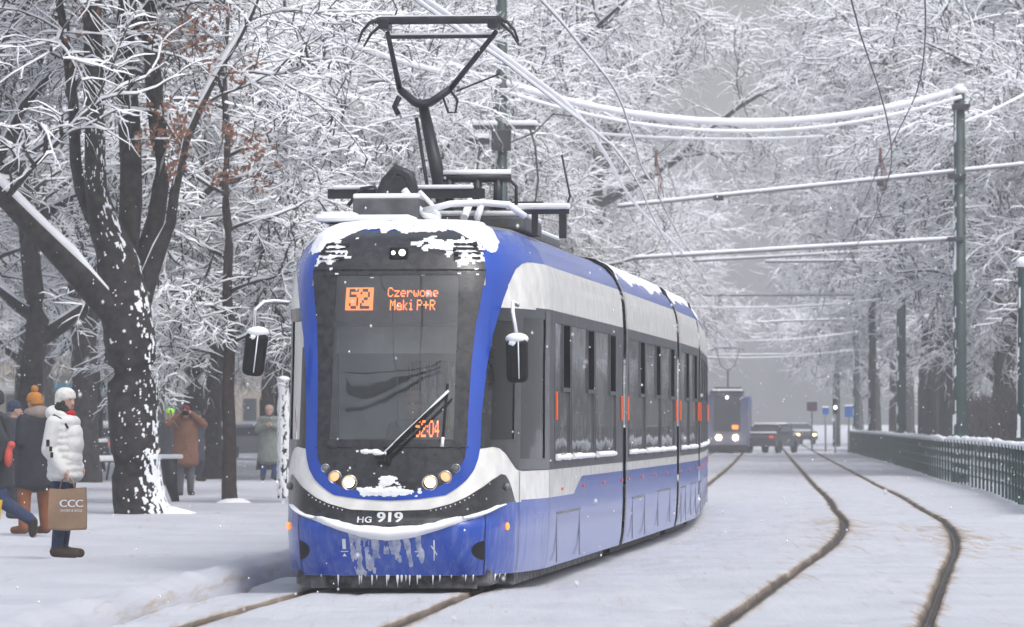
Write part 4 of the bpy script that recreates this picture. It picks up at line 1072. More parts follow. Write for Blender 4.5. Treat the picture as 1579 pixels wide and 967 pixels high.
# overhead line poles
def pole(x, y, h, r, label, extra=None):
    t = empty('catenary_pole', (x, y, 0)); tag(t, label, 'pole', 'green poles carrying the overhead line')
    b = MB(); b.tube([(0, 0, -0.2), (0, 0, 1.2), (0, 0, h)], [r * 1.08, r, r * 0.78], 10); b.tube([(0, 0, 1.15), (0, 0, 1.22)], r * 1.15, 10)
    b.build('shaft', M['pole_green'], t)
    b = MB(); b.sphere((0, 0, h + 0.03), (r * 1.1, r * 1.1, 0.13), 10, 6); b.build('cap_snow', M['snow'], t)
    # snow stuck to one side of the shaft
    b = MB(); zz = np.linspace(0.3, h, 240); an = np.linspace(math.radians(-30), math.radians(55), 8) + math.pi
    A, Z = np.meshgrid(an, zz); f = 0.05 * (fnoise(A * 3 + x, Z * 2.5, 5) - 0.72 + 0.12 * np.cos((A - math.pi)))
    rr = r * np.interp(Z, [0, 1.2, h], [1.08, 1, 0.78]) + 0.002 + f.clip(0)
    P = np.stack([np.cos(A) * rr, np.sin(A) * rr, Z], -1); kp = np.maximum(f[1:, 1:], f[:-1, :-1]) > 0
    b.grid(P, keep=kp.tolist(), flip=True); b.build('shaft_snow', M['snow'], t)
    return t
def arm(t, x0, z0, x1, z1, label=None):
    """bracket tube from the pole, in pole coordinates, snow lying on it"""
    b = MB(); n = 14; pts = [(x0 + (x1 - x0) * i / n, -0.02, z0 + (z1 - z0) * i / n - 0.0 * math.sin(math.pi * i / n)) for i in range(n + 1)]
    b.tube(pts, 0.038, 8); b.build('bracket_arm', M['grey_metal'], t)
    s = MB(); m = 70; s.tube([(x0 + (x1 - x0) * i / m, -0.02, z0 + (z1 - z0) * i / m + 0.048) for i in range(m + 1)], [0.034 + 0.018 * float(fnoise(i * 0.3, x0 + z0, 4)) for i in range(m + 1)], 7); s.build('arm_snow', M['snow'], t)
D1 = 122.0; X1 = px(1480, D1)
P1 = pole(X1, D1, pz(140, D1), 0.185, 'tall dark green pole nearest the tram on the fence side, with a snow cap')
def parm(t, tx, d, a, c): arm(t, px(a[0], d) - tx, pz(a[1], d), px(c[0], d) - tx, pz(c[1], d))
parm(P1, X1, D1, (1579, 254), (952, 319)); parm(P1, X1, D1, (1472, 369), (976, 399))
for (u, v, w, h) in ((1108, 305, .26, .14), (1358, 282, .18, .16), (1476, 272, .46, .14), (1474, 369, .44, .12), (1482, 165, .42, .16)): b = MB(); b.box((px(u, D1) - X1, -0.03, pz(v, D1)), (w, 0.40 if w > .3 else 0.1, h), bev=0.02); b.build('clamp', M['dark_metal'], P1)
b = MB(); ri = random.Random(2)
for (cx, cz) in ((px(1358, D1) - X1, pz(245, D1)), (px(1012, D1) - X1, pz(250, D1))):
    for q in range(7):
        x = cx + ri.uniform(-0.06, 0.10); b.tube([(cx, -0.05, cz + 0.1), (x, -0.05, cz - 0.2), (x + ri.uniform(-.05, .12), -0.05, cz - 0.45), (x + ri.uniform(-.05, .15), -0.05, cz - 0.6 - ri.random() * 0.4)], 0.009, 5)
    b.tube([(cx, -0.05, cz + 0.3), (cx, -0.05, cz - 0.1)], [0.03, 0.05], 6)
b.build('frayed_insulation', mat('rust_wire', (0.15, 0.07, 0.06), 0.9), P1)
for (u, d, top, lab, arms) in ((1390, 172, 285, 'second green pole along the fence, carrying two long thin arms', ((1390, 386, 1068, 403), (1384, 402, 1180, 404))), (1345, 215, 350, 'third green pole along the fence', ((1345, 455, 1085, 456),)),
                          (1320, 252, 400, 'fourth green pole along the fence, half lost in snowy twigs', ((1320, 492, 1088, 500),)), (1290, 300, 500, 'thick hazy green pole at the far end of the fence beside the traffic light', ((1290, 546, 1100, 548),))):
    x = px(u, d); t = pole(x, d, pz(top, d), 0.19 if d < 290 else 0.24, lab)
    for (a0_, b0_, a1_, b1_) in arms: parm(t, x, d, (a0_, b0_), (a1_, b1_))
pole(px(1579, 95), 95, 4.7, 0.15, 'green pole cut off by the picture edge behind the near end of the fence')
LP = (px(773, D1), D1)
t = pole(LP[0], LP[1], 13.0, 0.185, 'tall dark green pole rising behind the pantograph of the tram')
b = MB(); b.box((0, -0.1, 7.45), (0.42, 0.3, 0.45), bev=0.03); b.box((-0.42, -0.1, 7.72), (0.62, 0.1, 0.09)); b.box((0.42, -0.1, 7.72), (0.62, 0.1, 0.09)); b.box((-0.5, -0.1, 7.42), (0.5, 0.16, 0.12))
b.tube([(0.6, -0.1, 7.7), (0.72, -0.1, 7.3), (0.78, -0.1, 6.6), (0.70, -0.1, 6.0)], 0.022, 6); b.tube([(-0.45, -0.1, 7.4), (-0.5, -0.1, 6.9), (-0.58, -0.1, 6.2)], 0.022, 6)
b.tube([(0.2, -0.1, 7.4), (0.7, -0.1, 7.6), (1.1, -0.1, 8.0), (1.5, -0.1, 7.95)], 0.02, 6)
b.build('switch_box', M['dark_metal'], t)
b = MB(); b.box((-0.42, -0.1, 7.81), (0.66, 0.16, 0.11), bev=0.04); b.box((0.45, -0.1, 7.81), (0.62, 0.16, 0.11), bev=0.04); b.sphere((-0.72, -0.12, 7.7), (0.13, 0.12, 0.2)); b.box((-0.5, -0.1, 7.53), (0.5, 0.18, 0.1), bev=0.03); b.build('box_snow', M['snow'], t)

for _c in [o for o in SC.objects if o.parent == t and o.name.split('.')[0] in ('switch_box', 'box_snow')]: _c.scale = (1.22, 1.22, 1.22); _c.location = (0, 0, -0.28)
# wires, each with snow lying on it
def wire(pts, r, label, snow=0.03, name='overhead_wire', cat='wire', n=60, group='overhead wires'):
    P = resample(pts, n) if len(pts) < n else np.array(pts)
    b = MB(); b.tube(P, r, 6); o = b.build(name, M['wire']); tag(o, label, cat, group)
    if snow:
        s = MB(); s.tube([(p[0], p[1], p[2] + snow * 0.55 + r * 0.4) for p in P], [snow * (0.75 + 0.5 * float(fnoise(i * 0.7, p[0], 5))) for i, p in enumerate(P)], 6, squash=1.25)
        c = s.build('wire_snow', M['snow'], o)
    return o
def sagline(a, c, sag, n=40):
    a = Vector(a); c = Vector(c); return [tuple(a.lerp(c, t) + Vector((0, 0, -4 * sag * t * (1 - t)))) for t in np.linspace(0, 1, n)]
def W(u, v, d): return (px(u, d), d, pz(v, d))
wire(sagline(W(773, 128, D1), W(1484, 140, D1), 0.95), 0.03, 'thick snow covered span cable sagging between the two nearest tall poles', 0.085)
wire(sagline(W(773, 140, D1 - .2), W(1484, 150, D1 - .2), 0.98), 0.015, 'thinner cable hanging just below the thick snowy span cable', 0.045)
wire(sagline(W(773, 128, D1), W(365, -6, 96), 0.3) , 0.03, 'thick snowy cable climbing from the pole behind the pantograph towards the upper frame edge', 0.06)
wire(sagline(W(905, 205, D1), W(1270, 211, D1), 0.12), 0.012, 'short snowy cross wire under the span cable', 0.035)
wire(sagline(W(1484, 190, D1), W(1640, 110, D1 + 4), 0.1), 0.012, 'snowy stay wire from the tall pole into the park trees', 0.035)
yy = np.linspace(20, 380, 90)
wire([(float(near_c(y)) + 0.12 * math.sin(y / 12), y, 5.52) for y in yy], 0.010, 'snowy contact wire running above the track of the big tram', 0.018, n=90)
wire([(float(near_c(y)) - 0.05, y, 6.55 - 0.25 * math.sin(math.pi * ((y - 57) % 43) / 43)) for y in np.linspace(20, 380, 140)], 0.012, 'snowy carrier wire above the contact wire of the big tram', 0.020, n=140)
wire([(float(near_c(y)) - 0.9 + (y - 46) * 0.012, y, 5.9 + (y < 100) * (100 - y) * 0.004) for y in np.linspace(30, 140, 50)], 0.010, 'snowy feeder wire beside the pantograph', 0.028, n=50)
wire([(float(far_c(y)) + 0.12 * math.sin(y / 12), y, 5.5) for y in yy], 0.009, 'dark contact wire above the free track by the fence', 0.0, n=90)
wire([(float(far_c(y)) + 0.4, y, 6.95 - 0.25 * math.sin(math.pi * ((y - 57) % 43) / 43)) for y in np.linspace(20, 380, 140)], 0.011, 'dark carrier wire hanging above the free track by the fence', 0.0, n=140)
for (d, z, sg) in ((165, 5.7, 0.3), (240, 5.9, 0.35), (255, 5.2, 0.3)):
    wire(sagline((float(near_c(d)) - 3, d, z), (float(fence_x(d)) + 0.4, d, z + 0.25), sg), 0.012, {165: 'snowy span wire crossing the tracks between the second and third far pole', 240: 'faint sagging span wire above the far tram', 255: 'lowest faint span wire above the far cars'}[d], 0.035)

for k, (z0, z1, sg, r) in enumerate(((7.75, 7.9, 0.45, 0.035), (7.35, 7.55, 0.50, 0.06), (7.0, 7.15, 0.30, 0.03))):
    wire(sagline((-6.6, 34, z0), (-0.4, 34, z1), sg), r, ('thin', 'thick', 'lowest')[k] + ' slack cable above the street in front of the big tram, mirrored in its windscreen', 0.0)
# ------------------------------------------------------------------ far tram
def far_tram():
    d = 236.0; x = float(near_c(d)); t = empty('old_tram', (x, d, 0), -math.atan(0.054)); tag(t, 'older grey and blue tram approaching far down the street with bright headlights', 'tram')
    b = MB(); rows = []
    for (s, w, zt, zb) in ((0.0, 0.95, 3.0, 0.35), (0.05, 1.08, 3.06, 0.32), (0.5, 1.18, 3.12, 0.32), (13.5, 1.18, 3.12, 0.32)):
        rows.append([(-w, s, zb), (-w, s, 1.05), (-w * 0.97, s + 0.06, 2.8), (-w * 0.7, s + 0.12, zt), (w * 0.7, s + 0.12, zt), (w * 0.97, s + 0.06, 2.8), (w, s, 1.05), (w, s, zb)])
    b.grid(np.array(rows), smooth=False, flip=True); b.add(rows[0], [(0, 1, 2, 3, 4, 5, 6, 7)], 0, False); b.build('body', M['oldgrey'], t)
    b = MB()
    for s in (-1, 1): b.box((s * 1.185, 7, 2.25), (0.02, 12.5, 1.3)); b.box((s * 1.0, -0.0, 2.5), (0.16, 0.05, 0.6))
    b.build('blue_band', M['oldblue'], t)
    b = MB(); b.box((0.02, 0.02, 1.95), (1.35, 0.10, 1.75), bev=0.04, rx=-0.03); b.build('front_window', M['pane'], t)
    b = MB(); b.box((0.0, 0.0, 3.05), (1.7, 0.2, 0.12), bev=0.03); b.box((0, 6, 3.2), (1.4, 3, 0.25)); b.build('roof_edge', M['dark_metal'], t)
    for s in (-1, 1):
        b = MB(); b.box((s * 1.19, 7, 1.75), (0.02, 12, 0.85)); b.build('side_window', M['pane'], t)
        b = MB(); b.sphere((s * 0.42, -0.06, 0.78), (0.13, 0.06, 0.13), 14, 8); b.build('headlight', M['lamp_far'], t)
        b = MB(); b.box((s * 0.69, 0.0, 1.95), (0.05, 0.12, 1.8)); b.build('window_pillar', M['oldgrey'], t)
    b = MB(); b.box((0.40, -0.06, 1.30), (0.30, 0.04, 0.20), bev=0.01); b.build('route_number_lamp', M['orange_on'], t)
    b = MB(); b.sphere((0, -0.04, 2.78), 0.08, 10, 6); b.build('top_lamp', M['lamp_white'], t)
    b = MB(); b.box((0, 0.05, 0.30), (2.1, 0.3, 0.2)); b.box((0, 7, 0.22), (1.9, 12.5, 0.3)); b.build('underframe', M['black'], t)
    b = MB(); b.tube([(0, 5, 3.3), (0, 4.6, 4.15)], 0.04, 6); b.tube([(0, 4.6, 4.15), (-0.35, 4.4, 4.4), (-0.6, 4.2, 5.25)], 0.025, 5); b.tube([(0, 4.6, 4.15), (0.35, 4.4, 4.4), (0.6, 4.2, 5.25)], 0.025, 5); b.tube([(-0.85, 4.2, 5.15), (-0.7, 4.2, 5.3), (0.7, 4.2, 5.3), (0.85, 4.2, 5.15)], 0.035, 6)
    b.build('pantograph', M['dark_metal'], t)
    b = MB(); b.box((0, 3, 3.15), (1.5, 4, 0.12), bev=0.04); b.build('roof_snow', M['snow'], t)
far_tram()

# ------------------------------------------------------------------ cars
def make_car(label, group, x, y, rz, paint, snow=True, lights=False, cover=0.1):
    t = empty('parked_car' if not lights else 'car', (x, y, 0), rz); tag(t, label, 'car', group)
    prof = [(-2.1, 0.35), (-2.15, 0.75), (-1.95, 0.95), (-1.55, 1.02), (-1.0, 1.42), (0.55, 1.46), (1.15, 1.02), (1.9, 0.90), (2.12, 0.65), (2.1, 0.35)]
    b = MB(); P = []
    for (yy, k) in ((-0.84, 0.93), (-0.78, 1.0), (0.78, 1.0), (0.84, 0.93)):
        P.append([(u * (0.99 if abs(yy) > 0.8 else 1), yy * (0.80 if v > 1.3 else 1), v * k if v > 1.0 else v) for u, v in prof])
    b.grid(np.array(P), closed=True, smooth=False); b.add(P[0], [tuple(range(10))], 0, False); b.add(P[-1], [tuple(range(9, -1, -1))], 0, False)
    b.build('body', paint, t)
    for s in (-1, 1):
        b = MB(); b.prism([(-1.4, 1.03), (-0.95, 1.32), (0.5, 1.35), (0.98, 1.03)], 'y', s * 0.74, s * 0.852); b.build('side_window', M['pane'], t)
        for u in (-1.35, 1.35):
            w = MB(); w.tube([(u, s * 0.66, 0.32), (u, s * 0.86, 0.32)], 0.32, 18); w.build('wheel', M['black'], t)
        l = MB(); l.sphere((2.09, s * 0.6, 0.68), (0.06, 0.16, 0.09), 10, 6); l.build('headlight', M['lamp_on'] if lights else M['grey_metal'], t)
        l = MB(); l.sphere((-2.12, s * 0.62, 0.80), (0.05, 0.14, 0.09), 10, 6); l.build('tail_light', M['red_lamp'], t)
    b = MB(); b.prism([(0.62, 1.40), (1.10, 1.06), (1.16, 1.08), (0.68, 1.43)], 'y', -0.62, 0.62); b.build('windscreen', M['pane'], t)
    b = MB(); b.box((-0.25, 0, 1.47), (1.7, 1.2, cover), bev=0.04); b.box((1.5, 0, 1.00), (0.8, 1.4, cover * 0.7), bev=0.03, ry=0.13); b.box((-1.75, 0, 1.03), (0.5, 1.4, cover * 0.7), bev=0.03)
    b.build('car_snow', M['snow'], t)
make_car('dark car crossing the tracks beside the far tram', 'cars far down the street', px(1190, 238), 238, 1.22, M['carpaint'], cover=0.12)
make_car('hazy dark car in the far distance behind the crossing car', 'cars far down the street', px(1192, 300), 300, 1.2, M['carpaint'], lights=False)
make_car('hazy car with a faint yellow headlight at the end of the street', 'cars far down the street', px(1228, 330), 330, -1.3, M['carpaint'], lights=True)
make_car('snow covered pale car parked beyond the bench, nearest the thick trunk', 'cars parked beyond the park path', px(170, 168), 168, 0.2, M['carpaint2'], cover=0.22)
make_car('snow covered car parked behind the person in the brown coat', 'cars parked beyond the park path', px(268, 160), 160, 0.2, M['carpaint'], cover=0.22)
make_car('snow covered car parked behind the thin tree', 'cars parked beyond the park path', px(378, 182), 182, 0.1, M['carpaint2'], cover=0.22)

# ------------------------------------------------------------------ signs far right
def sign(x, y, z, w, h, m, label, post=True, cat='sign'):
    t = empty('street_sign', (x, y, 0)); tag(t, label, cat)
    b = MB(); b.box((0, 0, z), (w, 0.04, h), bev=0.01); b.build('panel', m, t)
    b = MB(); b.tube([(0, 0.05, 0), (0, 0.05, z + h / 2)], 0.05, 8); b.build('post', M['grey_metal'], t)
    b = MB(); b.box((0, 0, z + h / 2 + 0.04), (w, 0.08, 0.08), bev=0.02); b.build('sign_snow', M['snow'], t)
sign(px(1252, 262), 262, pz(627, 262), 0.58, 0.50, M['sign_red'], 'small hazy maroon sign board left of the far pole')
sign(px(1273, 250), 250, pz(634, 250), 0.35, 0.35, M['sign_blue'], 'small blue sign just left of the far pole')
sign(px(1309, 240), 240, pz(635, 240), 0.42, 0.55, M['sign_blue'], 'square blue road sign just right of the far pole')
t = empty('traffic_light', (px(1288, 236), 236, 0)); tag(t, 'traffic light showing a bright white signal in front of the far pole', 'traffic light')
b = MB(); b.tube([(0, 0.05, 0), (0, 0.05, 2.6)], 0.05, 8); b.build('post', M['grey_metal'], t)
b = MB(); b.box((0, 0, 2.35), (0.26, 0.2, 0.75), bev=0.03); b.build('housing', M['black'], t)
b = MB(); b.sphere((0, -0.11, 2.28), (0.085, 0.04, 0.085), 10, 6); b.build('lamp', M['lamp_white'], t)
sign(px(425, 125), 125, pz(500, 125), 0.16, 0.75, M['sign_blue'], 'narrow blue sign post standing among the trees left of the tram mirror')

# ------------------------------------------------------------------ buildings behind the park, left
def house(x0, x1, y, h, wall, label, floors, nwin, shop=None):
    t = empty('town_house', ((x0 + x1) / 2, y, 0)); tag(t, label, 'building', 'houses behind the park'); w = x1 - x0
    b = MB(); b.box((0, 6, h / 2), (w, 12, h)); b.box((0, -0.1, h + 0.1), (w + 0.5, 0.6, 0.35)); b.box((0, -0.06, 4.1), (w, 0.2, 0.25)); b.build('wall', wall, t)
    b = MB(); b.prism([(-0.4, h + 0.3), (6, h + 3.5), (12.4, h + 0.3)], 'x', -w / 2, w / 2); r = b.build('roof', M['snow'], t)
    fh = (h - 4.4) / floors
    for f in range(floors):
        for i in range(nwin):
            xx = -w / 2 + (i + 0.5) * w / nwin; zz = 4.4 + fh * (f + 0.5)
            b = MB(); b.box((xx, -0.03, zz), (1.25, 0.16, fh * 0.66)); o = b.build('window', M['plaster2'], t)
            g = MB(); g.box((xx, -0.12, zz), (0.95, 0.03, fh * 0.56)); g.build('pane', M['pane'], o)
    for i in range(nwin):
        xx = -w / 2 + (i + 0.5) * w / nwin
        b = MB(); b.box((xx, -0.04, 1.6), (w / nwin * 0.6, 0.12, 2.6)); o = b.build('shop_window', M['pane'], t)
    if shop:
        b = MB(); b.box((0, -0.8, 3.3), (w * 0.8, 1.6, 0.12), rx=0.3); b.build('awning', shop, t)
house(px(-130, 240), px(60, 240), 240, 16, M['brick'], 'beige house with tall shop windows, furthest to the outer side of the park', 3, 3, M['plaster2'])
house(px(62, 246), px(172, 246), 246, 15, M['brick'], 'beige house with a bright blue awning seen beside the thick trunk', 3, 3, M['teal'])
house(px(176, 250), px(330, 250), 250, 17, M['plaster2'], 'grey house seen between the trunks behind the photographing person', 4, 4)
house(px(335, 270), px(470, 270), 270, 16, M['brick'], 'pale house behind the person in the long green coat', 3, 4)

# ------------------------------------------------------------------ bench and bin
def bench(x, y, rz, label):
    t = empty('park_bench', (x, y, 0.14), rz); tag(t, label, 'bench')
    b = MB()
    for i in range(4): b.box((0, -0.18 + i * 0.12, 0.45), (1.7, 0.09, 0.035))
    b.build('seat', M['dark_metal'], t)
    b = MB()
    for i in range(3): b.box((0, 0.26 + i * 0.03, 0.60 + i * 0.13), (1.7, 0.03, 0.10))
    b.build('backrest', M['dark_metal'], t)
    for s in (-1, 1):
        b = MB(); b.tube([(s * 0.75, -0.22, 0), (s * 0.75, -0.2, 0.44), (s * 0.75, 0.22, 0.44), (s * 0.75, 0.34, 0.95)], 0.028, 6); b.tube([(s * 0.75, 0.30, 0), (s * 0.75, 0.22, 0.44)], 0.028, 6); b.build('leg', M['dark_metal'], t)
    b = MB(); b.box((0, 0, 0.53), (1.7, 0.50, 0.14), bev=0.05); b.box((0, 0.34, 0.95), (1.7, 0.10, 0.10), bev=0.04); b.build('bench_snow', M['snow'], t)
bench(px(163, 113), 113, 1.25, 'dark metal park bench buried in snow beside the thick trunk')
t = empty('litter_bin', (px(262, 84), 84, 0.12), 0.2); tag(t, 'slanted dark litter bin with a lid of snow beside the thick trunk', 'bin')
b = MB(); b.tube([(0.12, 0, -0.05), (0.02, 0, 0.35), (-0.02, 0, 0.75)], [0.06, 0.12, 0.17], 10); b.build('bin', M['dark_metal'], t)
b = MB(); b.tube([(0.20, 0.05, -0.3), (0.10, 0.05, 0.2), (0.12, 0.05, 0.8)], 0.025, 6); b.build('post', M['dark_metal'], t)
b = MB(); b.box((0, 0, 0.80), (0.44, 0.36, 0.08), bev=0.03); b.build('bin_snow', M['snow'], t)
# ------------------------------------------------------------------ people
M['skin'] = mat('skin', (0.50, 0.30, 0.23), 0.6)
M['eye'] = mat('eye', (0.02, 0.015, 0.012), 0.4)
def cloth(name, c, v=0.15, s=8): return mat(name, c, 0.9, var=v, vscale=s, bump=0.5, bscale=18)
def voxel(name, m, caps, vox=0.014, parent=None, smooth_it=6):
    """capsules (p0, p1, r0, r1) and balls (c, (rx, ry, rz)) fused into one continuous surface"""
    b = MB()
    for c in caps:
        if len(c) == 4: 
            p0, p1, r0, r1 = c; b.tube([p0, p1], [r0, r1], 12); b.sphere(p0, r0, 12, 8); b.sphere(p1, r1, 12, 8)
        elif len(c) == 3: b.sphere(c[0], c[1], 16, 12, rz=c[2])
        else: b.sphere(c[0], c[1], 16, 12)
    o = b.build(name, m)
    md = o.modifiers.new('r', 'REMESH'); md.mode = 'VOXEL'; md.voxel_size = vox; md.use_smooth_shade = True
    ms = o.modifiers.new('s', 'SMOOTH'); ms.factor = 0.5; ms.iterations = smooth_it
    dg = bpy.context.evaluated_depsgraph_get(); me = bpy.data.meshes.new_from_object(o.evaluated_get(dg))
    o.modifiers.clear(); old = o.data; o.data = me; bpy.data.meshes.remove(old)
    me.polygons.foreach_set('use_smooth', [True] * len(me.polygons))
    if not me.materials: me.materials.append(m)
    if parent: o.parent = parent
    return o
V3 = Vector
def person(label, x, y, z, rz, H=1.72, J=None, jacket=None, jlen=0.80, trousers=None, hat=None, hair=None, boots=(0.03, 0.025, 0.022), scarf=None, hood=None, fat=1.0, vox=0.014, pom=False, gloves=None, group=None, coat_flare=1.0, head_yaw=0.0, ribs=18):
    t = empty('person', (x, y, z), rz); t.scale = (H / 1.72,) * 3; tag(t, label, 'person', group)
    j = dict(pel=(0, 0, 0.93), che=(0.0, 0, 1.25), nec=(0.0, 0, 1.45), hea=(0.03, 0, 1.60),
             sl=(0, 0.17, 1.38), el=(-0.03, 0.24, 1.12), wl=(0.05, 0.24, 0.88), sr=(0, -0.17, 1.38), er=(-0.03, -0.24, 1.12), wr=(0.05, -0.24, 0.88),
             hl=(0, 0.09, 0.90), kl=(0.02, 0.10, 0.50), al=(-0.02, 0.10, 0.09), tl=(0.15, 0.11, 0.035), hr=(0, -0.09, 0.90), kr=(0.02, -0.10, 0.50), ar=(-0.02, -0.10, 0.09), tr=(0.15, -0.11, 0.035))
    if J: j.update(J)
    j = {k: V3(v) for k, v in j.items()}
    hd = j['hea']; f = V3((math.cos(head_yaw), math.sin(head_yaw), 0)); sd = V3((-math.sin(head_yaw), math.cos(head_yaw), 0))
    caps = [(hd + V3((0, 0, 0.01)), (0.092, 0.075, 0.11), head_yaw), (hd + f * 0.035 + V3((0, 0, -0.06)), (0.05, 0.05, 0.05)), (hd + f * 0.090 + V3((0, 0, -0.012)), hd + f * 0.104 + V3((0, 0, -0.032)), 0.010, 0.013),
            (hd + sd * 0.078 + V3((0, 0, -0.01)), (0.018, 0.012, 0.028)), (hd - sd * 0.078 + V3((0, 0, -0.01)), (0.018, 0.012, 0.028)),
            (j['nec'] - V3((0, 0, 0.05)), hd - V3((0.01, 0, 0.06)), 0.055, 0.05), (j['che'], (0.11, 0.165, 0.19)), (j['pel'], (0.11, 0.15, 0.14)), (j['pel'], j['che'], 0.11, 0.11)]
    for s in 'lr':
        caps += [(j['s' + s], j['e' + s], 0.048, 0.038), (j['e' + s], j['w' + s], 0.038, 0.026), (j['h' + s], j['k' + s], 0.078, 0.052), (j['k' + s], j['a' + s], 0.050, 0.034), (j['a' + s], j['t' + s], 0.036, 0.028)]
        d = (j['w' + s] - j['e' + s]).normalized(); q = d.orthogonal().normalized(); r = d.cross(q)
        pal = j['w' + s] + d * 0.055; caps += [(j['w' + s], pal, 0.024, 0.030)]
        for i, (o_, L) in enumerate(((-0.030, 0.065), (-0.010, 0.078), (0.011, 0.073), (0.030, 0.058))):
            a = pal + r * o_; m1 = a + d * L * 0.55 + q * 0.008; caps += [(a, m1, 0.0095, 0.009), (m1, m1 + (d * 0.7 + q * 0.7) * L * 0.5, 0.009, 0.0075)]
        a = j['w' + s] + d * 0.02 - r * 0.025; caps += [(a, a + (d * 0.6 - r * 0.6 + q * 0.3) * 0.055, 0.011, 0.009)]
    body = voxel('body', gloves or M['skin'], caps, min(vox, 0.011), t, 2)
    if gloves:   # the face keeps skin colour: the second material on head faces
        body.data.materials.append(M['skin'])
        mi = [1 if p.center.z > j['nec'].z else 0 for p in body.data.polygons]; body.data.polygons.foreach_set('material_index', mi)
    for s in (-1, 1):
        b = MB(); b.sphere(hd + f * 0.083 + sd * s * 0.030 + V3((0, 0, 0.012)), (0.009, 0.011, 0.007), 8, 6); b.build('eye', M['eye'], t)
    b = MB(); b.sphere(hd + f * 0.083 + V3((0, 0, -0.055)), (0.008, 0.024, 0.007), 8, 6); b.build('mouth', mat('lips', (0.35, 0.12, 0.11), 0.6), t)
    if trousers:
        tc = [(j['pel'] - V3((0, 0, 0.02)), (0.135, 0.165, 0.12))]
        for s in 'lr':
            kk = j['a' + s] + (j['k' + s] - j['a' + s]).normalized() * 0.02; tc += [(j['h' + s], j['k' + s], 0.098 * fat, 0.072 * fat), (j['k' + s], kk, 0.070 * fat, 0.058 * fat)]
        voxel('trousers', cloth('trousers', trousers), tc, vox, t)
    for s in 'lr':
        bc = [(j['a' + s] + (j['k' + s] - j['a' + s]).normalized() * 0.10, j['a' + s], 0.062, 0.058), (j['a' + s] - V3((0.02, 0, 0.02)), j['t' + s] + V3((0.02, 0, 0.02)), 0.058, 0.048)]
        voxel('boot', cloth('boot', boots), bc, vox, t)
    if jacket:
        z0 = j['che'].z + 0.14; hem = z0 - jlen + 0.08; F = fat; jc = []
        n = ribs
        for i in range(n + 1):
            u = i / n; zc = z0 + (hem - z0) * u; base = j['che'].lerp(j['pel'], min(1.2, u * jlen / 0.48))
            jc.append(((base.x + 0.01, base.y, zc), ((0.145 + 0.03 * u * coat_flare) * F, (0.195 + 0.03 * u * coat_flare) * F, 0.09)))
        jc += [(j['nec'] - V3((0, 0, 0.02)), (0.10, 0.12, 0.06))]
        for s in 'lr': jc += [(j['s' + s], j['e' + s], 0.078 * F, 0.068 * F), (j['e' + s], j['w' + s], 0.068 * F, 0.050 * F), (j['s' + s] * 0.5 + j['nec'] * 0.5 - V3((0, 0, 0.04)), j['s' + s], 0.09, 0.08)]
        jk = voxel('jacket', jacket if not isinstance(jacket, tuple) else cloth('jacket', jacket), jc, vox, t)
    if hat:
        hc = [(hd + V3((-0.012, 0, 0.055)), (0.108, 0.100, 0.085)), (hd + V3((-0.012, 0, 0.035)), (0.112, 0.103, 0.035)), (hd + V3((-0.05, 0, -0.0)), (0.075, 0.092, 0.05))]
        voxel('hat', cloth('hat', hat, 0.1, 25), hc, 0.012, t, 3)
        if pom: b = MB(); b.sphere(hd + V3((-0.01, 0, 0.165)), 0.05, 10, 8); b.build('pompom', cloth('pompom', hat), t)
    if hair:
        voxel('hair', cloth('hair', hair), [(hd + V3((-0.03, 0, -0.01)), (0.085, 0.088, 0.10)), (hd + V3((-0.055, 0.04, -0.12)), (0.04, 0.05, 0.09)), (hd + V3((-0.055, -0.04, -0.12)), (0.04, 0.05, 0.09))], 0.012, t)
    if scarf: voxel('scarf', cloth('scarf', scarf), [(j['nec'] + V3((0.02, 0, 0.035)), (0.11, 0.105, 0.045)), (j['nec'] + V3((0.07, 0, 0.01)), (0.06, 0.07, 0.05))], 0.012, t)
    if hood: voxel('hood', cloth('hood', hood), [(j['nec'] + V3((-0.08, 0, 0.03)), (0.12, 0.15, 0.09)), (j['nec'] + V3((-0.02, 0.11, 0.02)), (0.10, 0.06, 0.07)), (j['nec'] + V3((-0.02, -0.11, 0.02)), (0.10, 0.06, 0.07))], 0.014, t)
    return t, j

GZ = 0.13
# woman in the white jacket with the paper bag; faces along the street, head a little to the camera
Wx, Wy = px(99, 48.5), 48.5
wj, J1 = person('woman in white padded jacket, white knit hat and red scarf, carrying a paper bag', Wx, Wy, GZ, -0.25, 1.74,
    J=dict(sl=(-0.05, 0.16, 1.37), sr=(-0.05, -0.17, 1.37), er=(-0.09, -0.23, 1.10), wr=(0.07, -0.22, 0.89), el=(-0.05, 0.22, 1.10), wl=(0.10, 0.18, 0.93), nec=(-0.01, 0, 1.44), che=(0.0, 0, 1.24), hea=(0.025, 0, 1.595),
           kr=(-0.01, -0.07, 0.50), kl=(0.0, 0.09, 0.50), ar=(-0.05, -0.07, 0.09), tr=(0.13, -0.09, 0.035), al=(-0.05, 0.08, 0.09), tl=(0.12, 0.10, 0.035)),
    jacket=cloth('white_jacket', (0.66, 0.66, 0.64), 0.05), jlen=0.62, trousers=(0.022, 0.035, 0.085), hat=(0.68, 0.66, 0.62), hair=(0.05, 0.03, 0.02), scarf=(0.50, 0.015, 0.03), boots=(0.06, 0.04, 0.025), fat=1.06, vox=0.011, ribs=8, head_yaw=-0.45, coat_flare=0.9)
